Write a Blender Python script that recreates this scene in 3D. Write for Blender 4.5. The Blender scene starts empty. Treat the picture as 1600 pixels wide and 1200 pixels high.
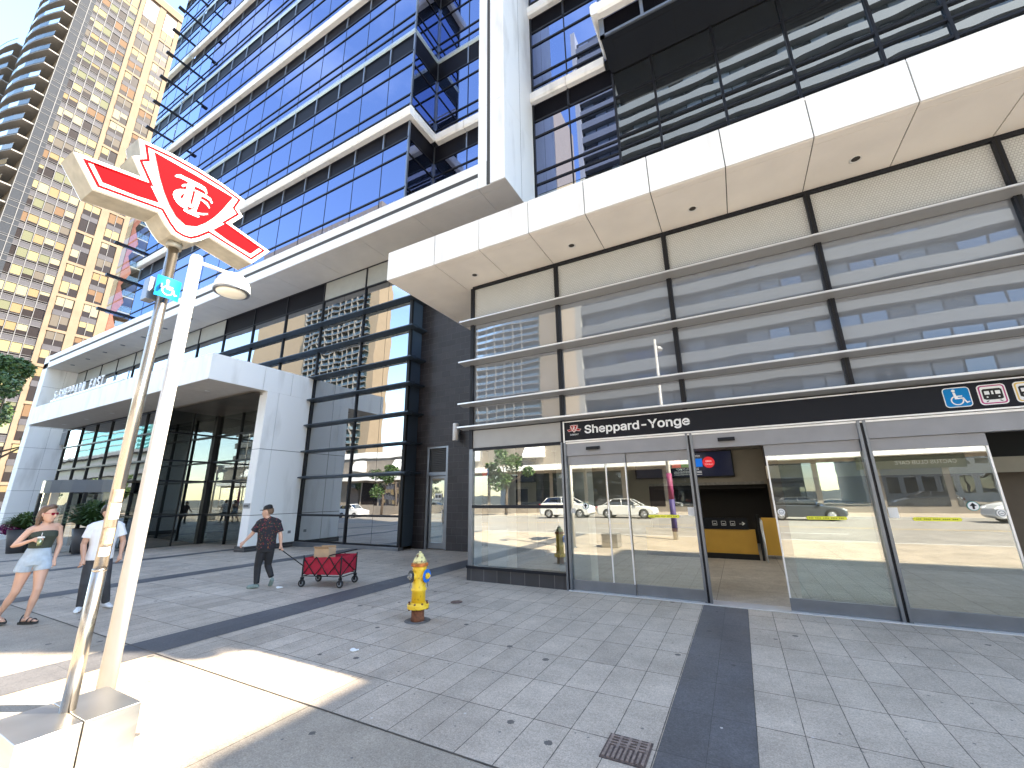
import bpy, bmesh, math, random
from mathutils import Vector, Matrix
from mathutils.geometry import tessellate_polygon
S=bpy.context.scene; C=S.collection
random.seed(7)
R=math.radians
# ------------------------------------------------------------------ camera
cam=bpy.data.objects.new('camera',bpy.data.cameras.new('camera')); C.objects.link(cam); S.camera=cam
YAW,PIT,ROL=R(-28.02),R(15.13),R(-0.81)
F=Vector((math.sin(YAW)*math.cos(PIT),math.cos(YAW)*math.cos(PIT),math.sin(PIT)))
Rt=Vector((math.cos(YAW),-math.sin(YAW),0)); Up=Rt.cross(F)
R2=Rt*math.cos(ROL)+Up*math.sin(ROL); U2=R2.cross(F)
M=Matrix((R2,U2,-F)).transposed().to_4x4(); M.translation=Vector((0,0,1.75)); cam.matrix_world=M
cam.data.sensor_width=36; cam.data.lens=640.3/1600*36; cam.data.clip_end=4000; cam.data.clip_start=.05
CAM=Vector((0,0,1.75))
# ------------------------------------------------------------------ light
SUNH=(.89,.456); SUNEL=R(47.5); az=math.atan2(SUNH[1],SUNH[0])
sd=Vector((math.cos(SUNEL)*math.cos(az),math.cos(SUNEL)*math.sin(az),math.sin(SUNEL)))
sun=bpy.data.objects.new('sun',bpy.data.lights.new('sun','SUN')); C.objects.link(sun)
sun.rotation_euler=sd.to_track_quat('Z','Y').to_euler(); sun.data.energy=4.2; sun.data.angle=R(.5); sun.data.color=(1,.88,.70)
W=bpy.data.worlds.new("World"); S.world=W; W.use_nodes=True
nt=W.node_tree; nt.nodes.clear()
out=nt.nodes.new('ShaderNodeOutputWorld'); bg=nt.nodes.new('ShaderNodeBackground'); sky=nt.nodes.new('ShaderNodeTexSky')
sky.sky_type='NISHITA'; sky.sun_disc=False; sky.sun_elevation=SUNEL; sky.sun_rotation=math.atan2(SUNH[0],SUNH[1])
sky.air_density=1.0; sky.dust_density=.15; sky.ozone_density=1.6
tc=nt.nodes.new('ShaderNodeTexCoord'); mp=nt.nodes.new('ShaderNodeMapping'); mp.inputs['Scale'].default_value=(1.3,1.3,3.2)
nz=nt.nodes.new('ShaderNodeTexNoise'); nz.inputs['Scale'].default_value=2.3; nz.inputs['Detail'].default_value=7; nz.inputs['Roughness'].default_value=.55
cr=nt.nodes.new('ShaderNodeValToRGB'); cr.color_ramp.elements[0].position=.53; cr.color_ramp.elements[1].position=.85; cr.color_ramp.elements[1].color=(.22,.22,.22,1)
mx=nt.nodes.new('ShaderNodeMixRGB'); mx.inputs[2].default_value=(7,7,7,1)
L=nt.links.new
L(tc.outputs['Generated'],mp.inputs[0]); L(mp.outputs[0],nz.inputs['Vector']); L(nz.outputs['Fac'],cr.inputs[0]); L(cr.outputs[0],mx.inputs[0])
wb=nt.nodes.new('ShaderNodeMixRGB'); wb.blend_type='MULTIPLY'; wb.inputs[0].default_value=1; wb.inputs[2].default_value=(1.05,1.0,.93,1)
L(sky.outputs[0],wb.inputs[1]); L(wb.outputs[0],mx.inputs[1]); L(mx.outputs[0],bg.inputs[0]); bg.inputs[1].default_value=.15; L(bg.outputs[0],out.inputs[0])
S.view_settings.view_transform='Standard'; S.view_settings.look='None'; S.view_settings.exposure=2.72; S.view_settings.gamma=1
S.render.engine='CYCLES'; S.cycles.max_bounces=10; S.cycles.transparent_max_bounces=12; S.cycles.glossy_bounces=5; S.cycles.caustics_reflective=False; S.cycles.caustics_refractive=False
# ------------------------------------------------------------------ materials
def mat(name,col,rough=.6,metal=0,spec=.5,var=0,scale=4,bump=0,bscale=60,emit=None,dirt=None):
    m=bpy.data.materials.new(name); m.use_nodes=True; n=m.node_tree; b=n.nodes['Principled BSDF']
    b.inputs['Base Color'].default_value=(*col,1); b.inputs['Roughness'].default_value=rough; b.inputs['Metallic'].default_value=metal
    b.inputs['Specular IOR Level'].default_value=spec
    if var or bump:
        t=n.nodes.new('ShaderNodeTexCoord')
    if var:
        a=n.nodes.new('ShaderNodeTexNoise'); a.inputs['Scale'].default_value=scale; a.inputs['Detail'].default_value=8
        r=n.nodes.new('ShaderNodeValToRGB'); e=r.color_ramp.elements
        e[0].position=.3; e[1].position=.72
        e[0].color=(*[c*(1-var) for c in col],1); e[1].color=(*[min(1,c*(1+var)) for c in col],1)
        if dirt: e[0].color=(*dirt,1)
        n.links.new(t.outputs['Object'],a.inputs['Vector']); n.links.new(a.outputs['Fac'],r.inputs[0]); n.links.new(r.outputs[0],b.inputs['Base Color'])
    if bump:
        a=n.nodes.new('ShaderNodeTexNoise'); a.inputs['Scale'].default_value=bscale; a.inputs['Detail'].default_value=4
        u=n.nodes.new('ShaderNodeBump'); u.inputs['Strength'].default_value=bump; u.inputs['Distance'].default_value=.01
        n.links.new(t.outputs['Object'],a.inputs['Vector']); n.links.new(a.outputs['Fac'],u.inputs['Height']); n.links.new(u.outputs[0],b.inputs['Normal'])
    if emit: b.inputs['Emission Color'].default_value=(*emit[:3],1); b.inputs['Emission Strength'].default_value=emit[3]
    return m
def mirror_glass(name,tint,body,fac,rough=.0,wave=0):
    m=bpy.data.materials.new(name); m.use_nodes=True; n=m.node_tree; n.nodes.clear()
    o=n.nodes.new('ShaderNodeOutputMaterial'); g=n.nodes.new('ShaderNodeBsdfGlossy'); d=n.nodes.new('ShaderNodeBsdfDiffuse'); x=n.nodes.new('ShaderNodeMixShader')
    g.inputs[0].default_value=(*tint,1); g.inputs['Roughness'].default_value=rough; d.inputs[0].default_value=(*body,1)
    lw=n.nodes.new('ShaderNodeLayerWeight'); lw.inputs[0].default_value=.35
    ma=n.nodes.new('ShaderNodeMath'); ma.operation='MULTIPLY_ADD'; ma.inputs[1].default_value=1-fac; ma.inputs[2].default_value=fac; ma.use_clamp=True
    n.links.new(lw.outputs['Fresnel'],ma.inputs[0]); n.links.new(ma.outputs[0],x.inputs[0]); n.links.new(d.outputs[0],x.inputs[1]); n.links.new(g.outputs[0],x.inputs[2]); n.links.new(x.outputs[0],o.inputs[0])
    if wave:
        t=n.nodes.new('ShaderNodeTexCoord'); a=n.nodes.new('ShaderNodeTexNoise'); a.inputs['Scale'].default_value=.9; a.inputs['Detail'].default_value=1
        u=n.nodes.new('ShaderNodeBump'); u.inputs['Strength'].default_value=wave; u.inputs['Distance'].default_value=.02
        n.links.new(t.outputs['Object'],a.inputs['Vector']); n.links.new(a.outputs['Fac'],u.inputs['Height']); n.links.new(u.outputs[0],g.inputs['Normal'])
    return m
def clear_glass(name,tint,fac,spec=(.95,1,.98)):
    m=bpy.data.materials.new(name); m.use_nodes=True; n=m.node_tree; n.nodes.clear()
    o=n.nodes.new('ShaderNodeOutputMaterial'); g=n.nodes.new('ShaderNodeBsdfGlossy'); d=n.nodes.new('ShaderNodeBsdfTransparent'); x=n.nodes.new('ShaderNodeMixShader')
    g.inputs[0].default_value=(*spec,1); g.inputs['Roughness'].default_value=0; d.inputs[0].default_value=(*tint,1)
    lw=n.nodes.new('ShaderNodeLayerWeight'); lw.inputs[0].default_value=.4
    ma=n.nodes.new('ShaderNodeMath'); ma.operation='MULTIPLY_ADD'; ma.inputs[1].default_value=1-fac; ma.inputs[2].default_value=fac; ma.use_clamp=True
    n.links.new(lw.outputs['Fresnel'],ma.inputs[0]); n.links.new(ma.outputs[0],x.inputs[0]); n.links.new(d.outputs[0],x.inputs[1]); n.links.new(g.outputs[0],x.inputs[2]); n.links.new(x.outputs[0],o.inputs[0])
    return m
def brick(name,c1,c2,cm,bw,bh,mort=.01,axis='XZ',rough=.5,bump=.3,off=.5,ov=.5):
    m=bpy.data.materials.new(name); m.use_nodes=True; n=m.node_tree; b=n.nodes['Principled BSDF']; b.inputs['Roughness'].default_value=rough
    t=n.nodes.new('ShaderNodeTexCoord'); s=n.nodes.new('ShaderNodeSeparateXYZ'); c=n.nodes.new('ShaderNodeCombineXYZ')
    n.links.new(t.outputs['Object'],s.inputs[0]); n.links.new(s.outputs[axis[0]],c.inputs[0]); n.links.new(s.outputs[axis[1]],c.inputs[1])
    k=n.nodes.new('ShaderNodeTexBrick'); k.inputs['Scale'].default_value=1; k.inputs['Brick Width'].default_value=bw; k.inputs['Row Height'].default_value=bh
    k.inputs['Mortar Size'].default_value=mort; k.inputs['Color1'].default_value=(*c1,1); k.inputs['Color2'].default_value=(*c2,1); k.inputs['Mortar'].default_value=(*cm,1); k.offset=off
    k.inputs['Mortar Smooth'].default_value=.2
    n.links.new(c.outputs[0],k.inputs['Vector'])
    a=n.nodes.new('ShaderNodeTexNoise'); a.inputs['Scale'].default_value=2.5; a.inputs['Detail'].default_value=8
    n.links.new(t.outputs['Object'],a.inputs['Vector'])
    mxx=n.nodes.new('ShaderNodeMixRGB'); mxx.blend_type='OVERLAY'; mxx.inputs[0].default_value=ov
    n.links.new(k.outputs['Color'],mxx.inputs[1]); n.links.new(a.outputs['Fac'],mxx.inputs[2]); n.links.new(mxx.outputs[0],b.inputs['Base Color'])
    u=n.nodes.new('ShaderNodeBump'); u.inputs['Strength'].default_value=bump; u.inputs['Distance'].default_value=.01; u.invert=True
    n.links.new(k.outputs['Fac'],u.inputs['Height']); n.links.new(u.outputs[0],b.inputs['Normal'])
    return m
def paving(name,base,joint,dx,dy,x0,y0,jw,var=.13,spots=True,hfreq=1.0):
    """stone slabs on world axes: joints, per-slab tone, grain, gum spots and stains"""
    m=bpy.data.materials.new(name); m.use_nodes=True; n=m.node_tree; b=n.nodes['Principled BSDF']; lk=n.links.new
    t=n.nodes.new('ShaderNodeTexCoord'); s=n.nodes.new('ShaderNodeSeparateXYZ'); lk(t.outputs['Object'],s.inputs[0])
    def M_(op,a,bv=None,c=None):
        q=n.nodes.new('ShaderNodeMath'); q.operation=op
        for i,v in enumerate((a,bv,c)):
            if v is None: continue
            if isinstance(v,(int,float)): q.inputs[i].default_value=v
            else: lk(v,q.inputs[i])
        return q.outputs[0]
    fx=M_('DIVIDE',M_('SUBTRACT',s.outputs[0],x0),dx); fy=M_('DIVIDE',M_('SUBTRACT',s.outputs[1],y0),dy)
    ix=M_('FLOOR',fx); iy=M_('FLOOR',fy)
    px_=M_('ABSOLUTE',M_('SUBTRACT',M_('FRACT',M_('ADD',fx,.5)),.5)); py_=M_('ABSOLUTE',M_('SUBTRACT',M_('FRACT',M_('ADD',fy,.5)),.5))
    wob=n.nodes.new('ShaderNodeTexNoise'); wob.inputs['Scale'].default_value=14; lk(t.outputs['Object'],wob.inputs['Vector'])
    wv=M_('MULTIPLY',wob.outputs['Fac'],1.2)
    jx=M_('LESS_THAN',M_('MULTIPLY',px_,dx),M_('MULTIPLY',wv,jw)); jy=M_('LESS_THAN',M_('MULTIPLY',py_,dy),M_('MULTIPLY',wv,jw*1.25))
    j=M_('MAXIMUM',jx,jy)
    cv=n.nodes.new('ShaderNodeCombineXYZ'); lk(ix,cv.inputs[0]); lk(iy,cv.inputs[1])
    wn=n.nodes.new('ShaderNodeTexWhiteNoise'); wn.noise_dimensions='2D'; lk(cv.outputs[0],wn.inputs['Vector'])
    g=n.nodes.new('ShaderNodeTexNoise'); g.inputs['Scale'].default_value=90; g.inputs['Detail'].default_value=3; lk(t.outputs['Object'],g.inputs['Vector'])
    st=n.nodes.new('ShaderNodeTexNoise'); st.inputs['Scale'].default_value=.9*hfreq; st.inputs['Detail'].default_value=9; st.inputs['Roughness'].default_value=.65; lk(t.outputs['Object'],st.inputs['Vector'])
    f=M_('ADD',M_('MULTIPLY',M_('SUBTRACT',wn.outputs['Value'],.5),var*1.6),1.0)
    f=M_('MULTIPLY',f,M_('ADD',M_('MULTIPLY',M_('SUBTRACT',g.outputs['Fac'],.5),1.3),1.0))
    f=M_('MULTIPLY',f,M_('ADD',M_('MULTIPLY',M_('SUBTRACT',st.outputs['Fac'],.5),1.1),1.0))
    g3=n.nodes.new('ShaderNodeTexNoise'); g3.inputs['Scale'].default_value=32; g3.inputs['Detail'].default_value=5; g3.inputs['Roughness'].default_value=.7; lk(t.outputs['Object'],g3.inputs['Vector'])
    f=M_('MULTIPLY',f,M_('ADD',M_('MULTIPLY',M_('SUBTRACT',g3.outputs['Fac'],.5),1.0),1.0))
    st2=n.nodes.new('ShaderNodeTexNoise'); st2.inputs['Scale'].default_value=5; st2.inputs['Detail'].default_value=6; lk(t.outputs['Object'],st2.inputs['Vector'])
    f=M_('MULTIPLY',f,M_('ADD',M_('MULTIPLY',M_('SUBTRACT',st2.outputs['Fac'],.5),.45),1.0))
    cm=n.nodes.new('ShaderNodeMixRGB'); cm.blend_type='MULTIPLY'; cm.inputs[0].default_value=1; cm.inputs[1].default_value=(*base,1)
    cb=n.nodes.new('ShaderNodeCombineColor'); lk(f,cb.inputs[0]); lk(f,cb.inputs[1]); lk(f,cb.inputs[2]); lk(cb.outputs[0],cm.inputs[2])
    last=cm.outputs[0]
    if spots:
        for sc,th,col in ((2.3,.075,(.04,.04,.045)),(1.6,.062,(.055,.05,.05)),(6.,.07,(.10,.10,.10)),(3.7,.04,(.62,.6,.56))):
            v=n.nodes.new('ShaderNodeTexVoronoi'); v.inputs['Scale'].default_value=sc; v.inputs['Randomness'].default_value=1; lk(t.outputs['Object'],v.inputs['Vector'])
            dn=M_('ADD',v.outputs['Distance'],M_('MULTIPLY',M_('SUBTRACT',g.outputs['Fac'],.5),.06))
            k=M_('MULTIPLY',M_('LESS_THAN',dn,th),M_('GREATER_THAN',v.outputs['Color'],.38))
            q=n.nodes.new('ShaderNodeMixRGB'); lk(M_('MULTIPLY',k,.8),q.inputs[0]); lk(last,q.inputs[1]); q.inputs[2].default_value=(*col,1); last=q.outputs[0]
    q=n.nodes.new('ShaderNodeMixRGB'); lk(j,q.inputs[0]); lk(last,q.inputs[1]); q.inputs[2].default_value=(*joint,1)
    lk(q.outputs[0],b.inputs['Base Color'])
    lk(M_('ADD',M_('MULTIPLY',st.outputs['Fac'],.5),.35),b.inputs['Roughness'])
    u=n.nodes.new('ShaderNodeBump'); u.inputs['Strength'].default_value=.5; u.inputs['Distance'].default_value=.006
    lk(M_('SUBTRACT',M_('MULTIPLY',g.outputs['Fac'],.25),j),u.inputs['Height']); lk(u.outputs[0],b.inputs['Normal'])
    return m
def streaky(name,c1,c2,rough=.3,metal=1,sx=1,sy=1,sz=12,lo=.35,hi=.7,rvar=.2):
    m=bpy.data.materials.new(name); m.use_nodes=True; n=m.node_tree; b=n.nodes['Principled BSDF']; lk=n.links.new
    t=n.nodes.new('ShaderNodeTexCoord'); p=n.nodes.new('ShaderNodeMapping'); p.inputs['Scale'].default_value=(sx,sy,sz); a=n.nodes.new('ShaderNodeTexNoise'); a.inputs['Detail'].default_value=8; a.inputs['Scale'].default_value=1
    lk(t.outputs['Object'],p.inputs[0]); lk(p.outputs[0],a.inputs['Vector']); r=n.nodes.new('ShaderNodeValToRGB'); e=r.color_ramp.elements
    e[0].position=lo; e[1].position=hi; e[0].color=(*c1,1); e[1].color=(*c2,1); lk(a.outputs['Fac'],r.inputs[0]); lk(r.outputs[0],b.inputs['Base Color'])
    b.inputs['Metallic'].default_value=metal; q=n.nodes.new('ShaderNodeMath'); q.operation='MULTIPLY_ADD'; q.inputs[1].default_value=rvar; q.inputs[2].default_value=rough; lk(a.outputs['Fac'],q.inputs[0]); lk(q.outputs[0],b.inputs['Roughness'])
    return m
white=streaky('white_panel',(.68,.675,.655),(.89,.89,.88),.35,0,2.2,2.2,.45,.25,.45)
whitestone=streaky('white_stone_panel',(.66,.655,.64),(.87,.87,.86),.4,0,1.6,1.6,.35,.25,.46)
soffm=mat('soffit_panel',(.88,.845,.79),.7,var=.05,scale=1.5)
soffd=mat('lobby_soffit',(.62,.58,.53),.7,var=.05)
gapm=mat('joint_shadow_gap',(.06,.06,.06),.8)
meshm=brick('perforated_mesh',(.46,.48,.485),(.50,.52,.525),(.32,.335,.34),.04,.04,.006,'XZ',.55,.1,ov=.08)
darkm=mat('dark_anodised_metal',(.016,.018,.024),.4,.2,.25)
midm=mat('grey_anodised_metal',(.20,.22,.25),.35,.7,var=.1,scale=3)
headm=mat('grey_door_header',(.24,.25,.275),.4,.5,var=.06)
panelm=mat('grey_composite_panel',(.33,.335,.34),.45,.2,var=.04)
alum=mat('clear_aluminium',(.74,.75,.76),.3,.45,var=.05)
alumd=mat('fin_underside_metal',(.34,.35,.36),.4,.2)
finb=mat('slate_blue_fin',(.055,.075,.10),.38,.4,.3)
louv=mat('black_louvre',(.006,.006,.010),.5,0,.1)
blackg=mat('black_sign_glass',(.008,.010,.016),.25,0,.15)
towerg=mirror_glass('blue_tower_glass',(.36,.43,.68),(.003,.006,.015),.52,wave=.0)
wallg=mirror_glass('lower_wall_glass',(.80,.83,.86),(.006,.008,.01),.42,wave=.16)
smokg=mirror_glass('smoky_upper_glass',(.66,.74,.82),(.008,.011,.014),.46,wave=.11)
paviog=mirror_glass('pavilion_upper_glass',(.80,.85,.90),(.19,.21,.245),.22,wave=.12)
doorg=clear_glass('door_glass',(.74,.82,.78),.33)
frontg=clear_glass('shop_window_glass',(.75,.80,.80),.42)
lobbyg=clear_glass('lobby_glass',(.35,.38,.40),.30)
railg=clear_glass('balcony_glass',(.5,.60,.63),.08)
slate=brick('dark_slate_tile',(.013,.011,.014),(.027,.024,.029),(.065,.063,.064),.42,.24,.006,'XZ',.5,.4)
slatep=brick('black_plinth_tile',(.03,.03,.035),(.045,.045,.05),(.14,.14,.14),.32,.6,.006,'XZ',.4,.3)
ledm=mat('light_blue_band',(.42,.50,.54),.35,.3)
steel=streaky('brushed_stainless',(.42,.38,.33),(.62,.58,.52),.16,1,9,9,.6,.3,.7)
steelb=streaky('stainless_cladding',(.55,.53,.50),(.72,.70,.66),.22,1,2,2,14,.3,.7,.25)
lampw=mat('painted_grey_white_pole',(.62,.60,.57),.5,0,var=.05,scale=5)
lens=mat('lamp_lens',(.85,.85,.78),.3,0)
signw=mat('sign_white_enamel',(.78,.78,.76),.3,0,.3)
signs=mat('sign_side_metal',(.40,.38,.32),.5,.3,var=.15,scale=14)
redm=mat('sign_red',(.36,.0015,.005),.7,0,.04)
bluem=mat('accessibility_blue',(.0,.19,.48),.4,0,.2)
texw=mat('lettering_white',(.78,.78,.78),.5,0,.2)
stickw=mat('white_sticker',(.80,.80,.78),.6)
stickb=mat('brown_glue_patch',(.40,.30,.20),.7,var=.25,scale=40)
ygl=mat('yellow_decal',(.80,.78,.05),.5)
terr=mat('terrazzo_floor',(.42,.385,.34),.35,0,var=.12,scale=60)
beigew=mat('beige_wall_panel',(.46,.41,.33),.5,0,var=.05)
dkw=mat('dark_stairwell',(.05,.045,.04),.8)
ochre=mat('ochre_wall_tile',(.62,.34,.045),.45,0,var=.04)
blackp=mat('black_plastic',(.012,.012,.013),.5,0,.25)
rubber=mat('rubber',(.02,.02,.02),.8)
# ------------------------------------------------------------------ builders
def box(bm,x0,x1,y0,y1,z0,z1,mi=0):
    v=[bm.verts.new(p) for p in ((x0,y0,z0),(x1,y0,z0),(x1,y1,z0),(x0,y1,z0),(x0,y0,z1),(x1,y0,z1),(x1,y1,z1),(x0,y1,z1))]
    for f in ((0,3,2,1),(4,5,6,7),(0,1,5,4),(1,2,6,5),(2,3,7,6),(3,0,4,7)):
        q=bm.faces.new([v[i] for i in f]); q.material_index=mi
def quad(bm,pts,mi=0):
    f=bm.faces.new([bm.verts.new(p) for p in pts]); f.material_index=mi; return f
def prism(bm,poly,axis,a,b,mi=0,mi_side=None):
    """poly: 2-D points; axis: extrusion axis; other two axes in order"""
    def P(u,v,w): return {'X':(w,u,v),'Y':(u,w,v),'Z':(u,v,w)}[axis]
    A=[bm.verts.new(P(u,v,a)) for u,v in poly]; B=[bm.verts.new(P(u,v,b)) for u,v in poly]
    f=bm.faces.new(A); f.material_index=mi; f=bm.faces.new(list(reversed(B))); f.material_index=mi
    n=len(poly)
    for i in range(n):
        f=bm.faces.new((A[i],B[i],B[(i+1)%n],A[(i+1)%n])); f.material_index=mi if mi_side is None else mi_side
def tube(bm,p0,p1,r0,r1=None,seg=20,mi=0,caps=True):
    r1=r0 if r1 is None else r1; p0=Vector(p0); p1=Vector(p1); d=(p1-p0).normalized()
    a=d.orthogonal().normalized(); b=d.cross(a)
    A=[];B=[]
    for i in range(seg):
        t=2*math.pi*i/seg; o=a*math.cos(t)+b*math.sin(t)
        A.append(bm.verts.new(p0+o*r0)); B.append(bm.verts.new(p1+o*r1))
    for i in range(seg):
        f=bm.faces.new((A[i],A[(i+1)%seg],B[(i+1)%seg],B[i])); f.material_index=mi; f.smooth=True
    if caps:
        for q in (list(reversed(A)),B):
            f=bm.faces.new(q); f.material_index=mi
def lathe(bm,prof,c,seg=28,mi=0,axis='Z'):
    rings=[]
    for r,z in prof:
        ring=[]
        for i in range(seg):
            t=2*math.pi*i/seg; u,v=r*math.cos(t),r*math.sin(t)
            o={'Z':(u,v,z),'Y':(u,z,v),'X':(z,u,v)}[axis]
            ring.append(bm.verts.new(Vector(c)+Vector(o)))
        rings.append(ring)
    for a,b in zip(rings,rings[1:]):
        for i in range(seg):
            f=bm.faces.new((a[i],a[(i+1)%seg],b[(i+1)%seg],b[i])); f.material_index=mi; f.smooth=True
    for q in (rings[0],rings[-1]):
        f=bm.faces.new(q); f.material_index=mi
def sphere(bm,c,r,mi=0,sc=(1,1,1),u=16,v=10):
    g=bmesh.ops.create_uvsphere(bm,u_segments=u,v_segments=v,radius=r)['verts']
    for q in g: q.co=Vector((q.co.x*sc[0],q.co.y*sc[1],q.co.z*sc[2]))+Vector(c)
    for f in {f for q in g for f in q.link_faces}: f.material_index=mi; f.smooth=True
def obj(name,bm,mats,parent=None,bevel=0,keep=False):
    bmesh.ops.recalc_face_normals(bm,faces=bm.faces)
    me=bpy.data.meshes.new(name); bm.to_mesh(me); bm.free()
    for m in (mats if isinstance(mats,(list,tuple)) else [mats]): me.materials.append(m)
    o=bpy.data.objects.new(name,me); C.objects.link(o)
    if parent is not None:
        o.parent=parent; o.matrix_parent_inverse=parent.matrix_world.inverted() if not keep else Matrix()
    if bevel:
        b=o.modifiers.new('bevel','BEVEL'); b.width=bevel; b.segments=2; b.limit_method='ANGLE'; b.angle_limit=R(40)
    return o
def tag(o,label,cat,group=None,kind=None):
    if label: o['label']=label
    if cat: o['category']=cat
    if group: o['group']=group
    if kind: o['kind']=kind
    return o
def thing(name,label,cat,loc=(0,0,0),group=None,rz=0):
    o=bpy.data.objects.new(name,None); C.objects.link(o); o.location=loc; o.rotation_euler=(0,0,rz); o.empty_display_size=.2
    o.matrix_world=Matrix.Translation(Vector(loc))@Matrix.Rotation(rz,4,'Z')
    return tag(o,label,cat,group)
def nb(): return bmesh.new()
def bxo(name,m,parent,*a,bevel=0):
    bm=nb(); box(bm,*a); return obj(name,bm,m,parent,bevel)
def ui_font():
    try:
        import os
        return bpy.data.fonts.load(os.path.join(bpy.utils.system_resource('DATAFILES'),'fonts','Inter.woff2'))
    except Exception: return None
FONT=ui_font()
def text(name,s,size,m,parent,origin,xdir,updir,ext=.004,align='LEFT',sx=1,bold=0):
    cu=bpy.data.curves.new(name,'FONT'); cu.body=s; cu.size=size; cu.extrude=ext; cu.offset=bold; cu.align_x=align
    if FONT: cu.font=FONT
    cu.resolution_u=4; cu.resolution_u=4
    t=bpy.data.objects.new('t',cu); C.objects.link(t); bpy.context.view_layer.update()
    me=bpy.data.meshes.new_from_object(t.evaluated_get(bpy.context.evaluated_depsgraph_get())); bpy.data.objects.remove(t)
    x=Vector(xdir).normalized(); u=Vector(updir).normalized(); n=x.cross(u)
    mw=Matrix((x*sx,u,n)).transposed().to_4x4(); mw.translation=Vector(origin); me.transform(mw)
    me.materials.clear(); me.materials.append(m)
    o=bpy.data.objects.new(name,me); C.objects.link(o)
    if parent is not None: o.parent=parent; o.matrix_parent_inverse=parent.matrix_world.inverted()
    return o
def copy_tree(o,parent=None):
    c=o.copy(); C.objects.link(c)
    if parent is not None: c.parent=parent
    for ch in [k for k in bpy.data.objects if k.parent==o]: copy_tree(ch,c)
    return c
def area_px(pts):
    q=[]
    for p in pts:
        d=Vector(p)-CAM; w=d.dot(F)
        if w<.1: return 0
        q.append((d.dot(R2)/w,d.dot(U2)/w))
    if all(abs(a)>1.3 for a,b in q) or all(b>1.0 or b<-1.0 for a,b in q): return 0
    return abs(sum(q[i][0]*q[(i+1)%len(q)][1]-q[(i+1)%len(q)][0]*q[i][1] for i in range(len(q))))/2
class Panes:
    """collects panes of one building: the 100 largest in the photo become parts, the others one stuff part"""
    def __init__(s,name): s.l=[]; s.n=name
    def add(s,pts,mats,back=None): s.l.append((area_px(pts),pts,mats,back))
    def build(s,parent,cap=98):
        s.l.sort(key=lambda t:-t[0]); rest={}
        bm2=nb(); mats2=[]
        for i,(a,pts,mi,extra) in enumerate(s.l):
            if i<cap:
                bm=nb(); ms=[]
                for P,m in ([(pts,mi)]+(extra or [])):
                    if m not in ms: ms.append(m)
                    quad(bm,P,ms.index(m))
                me=bpy.data.meshes.new(s.n); bm.to_mesh(me); bm.free()
                for m in ms: me.materials.append(m)
                o=bpy.data.objects.new(s.n,me); C.objects.link(o); o.parent=parent; o.matrix_parent_inverse=parent.matrix_world.inverted()
            else:
                for P,m in ([(pts,mi)]+(extra or [])):
                    if m not in mats2: mats2.append(m)
                    quad(bm2,P,mats2.index(m))
        if mats2:
            me=bpy.data.meshes.new(s.n+'_rows'); bm2.to_mesh(me)
            for m in mats2: me.materials.append(m)
            o=bpy.data.objects.new(s.n+'_rows',me); C.objects.link(o); o.parent=parent; o.matrix_parent_inverse=parent.matrix_world.inverted(); o['kind']='stuff'
        bm2.free()
def ypane(x0,x1,z0,z1,y,t=.0025):
    a,b=random.uniform(-t,t),random.uniform(-t,t); w=(x1-x0)/2; h=(z1-z0)/2
    return [(x0,y-a*w-b*h,z0),(x1,y+a*w-b*h,z0),(x1,y+a*w+b*h,z1),(x0,y-a*w+b*h,z1)]
def xpane(y0,y1,z0,z1,x,t=.0025):
    a,b=random.uniform(-t,t),random.uniform(-t,t); w=(y1-y0)/2; h=(z1-z0)/2
    return [(x-a*w-b*h,y0,z0),(x+a*w-b*h,y1,z0),(x+a*w+b*h,y1,z1),(x-a*w+b*h,y0,z1)]
def zg(x): return -.022*min(48,max(0,-12-x))
def sheet(name,x0,x1,y0,y1,dz,m,kind='structure',parent=None,thick=None):
    xs=sorted({x0,x1}|{k for k in (-12,-60) if x0<k<x1}); bm=nb()
    for a,b in zip(xs,xs[1:]):
        quad(bm,[(a,y0,zg(a)+dz),(b,y0,zg(b)+dz),(b,y1,zg(b)+dz),(a,y1,zg(a)+dz)])
    bmesh.ops.remove_doubles(bm,verts=bm.verts,dist=1e-5)
    o=obj(name,bm,m,parent)
    if kind: o['kind']=kind
    return o
# ------------------------------------------------------------------ ground
pav=paving('granite_slab_paving',(.445,.375,.30),(.075,.064,.052),.316,.67,-.13,2.84,.0056)
pavd=paving('dark_granite_band',(.095,.093,.097),(.04,.04,.04),.31,.67,-.75,2.84,.003,var=.1)
conc=paving('sidewalk_concrete',(.35,.298,.235),(.09,.075,.06),1.9,1.35,-1.65,1.49,.007,var=.05)
asph=paving('asphalt',(.24,.222,.20),(.24,.222,.20),50,50,0,0,.0,var=0)
grd=mat('open_ground',(.10,.10,.09),.9,var=.3,scale=.05)
sheet('ground',-1500,1500,-1500,1500,-.4,grd)
sheet('plaza_paving',-75,30,2.84,40,0,pav)
sheet('sidewalk',-320,40,-3.2,2.84,0,conc)
sheet('road',-320,60,-20.5,-3.2,-.15,asph)
sheet('far_sidewalk',-320,60,-33,-20.5,0,conc)
for y0,y1,nm in ((-3.2,-3.02,'kerb'),(-20.68,-20.5,'far_kerb')):
    bm=nb()
    for a,b in ((-90,-60),(-60,-12),(-12,40)):
        v=[bm.verts.new(p) for p in ((a,y0,zg(a)-.3),(b,y0,zg(b)-.3),(b,y1,zg(b)-.3),(a,y1,zg(a)-.3),(a,y0,zg(a)+.006),(b,y0,zg(b)+.006),(b,y1,zg(b)+.006),(a,y1,zg(a)+.006))]
        for f in ((4,5,6,7),(0,1,5,4),(2,3,7,6)): bm.faces.new([v[i] for i in f])
    obj(nm,bm,mat('kerb_concrete',(.42,.41,.39),.8,var=.1))['kind']='structure'
rw=mat('road_paint_white',(.7,.7,.68),.7,var=.1)
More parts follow.
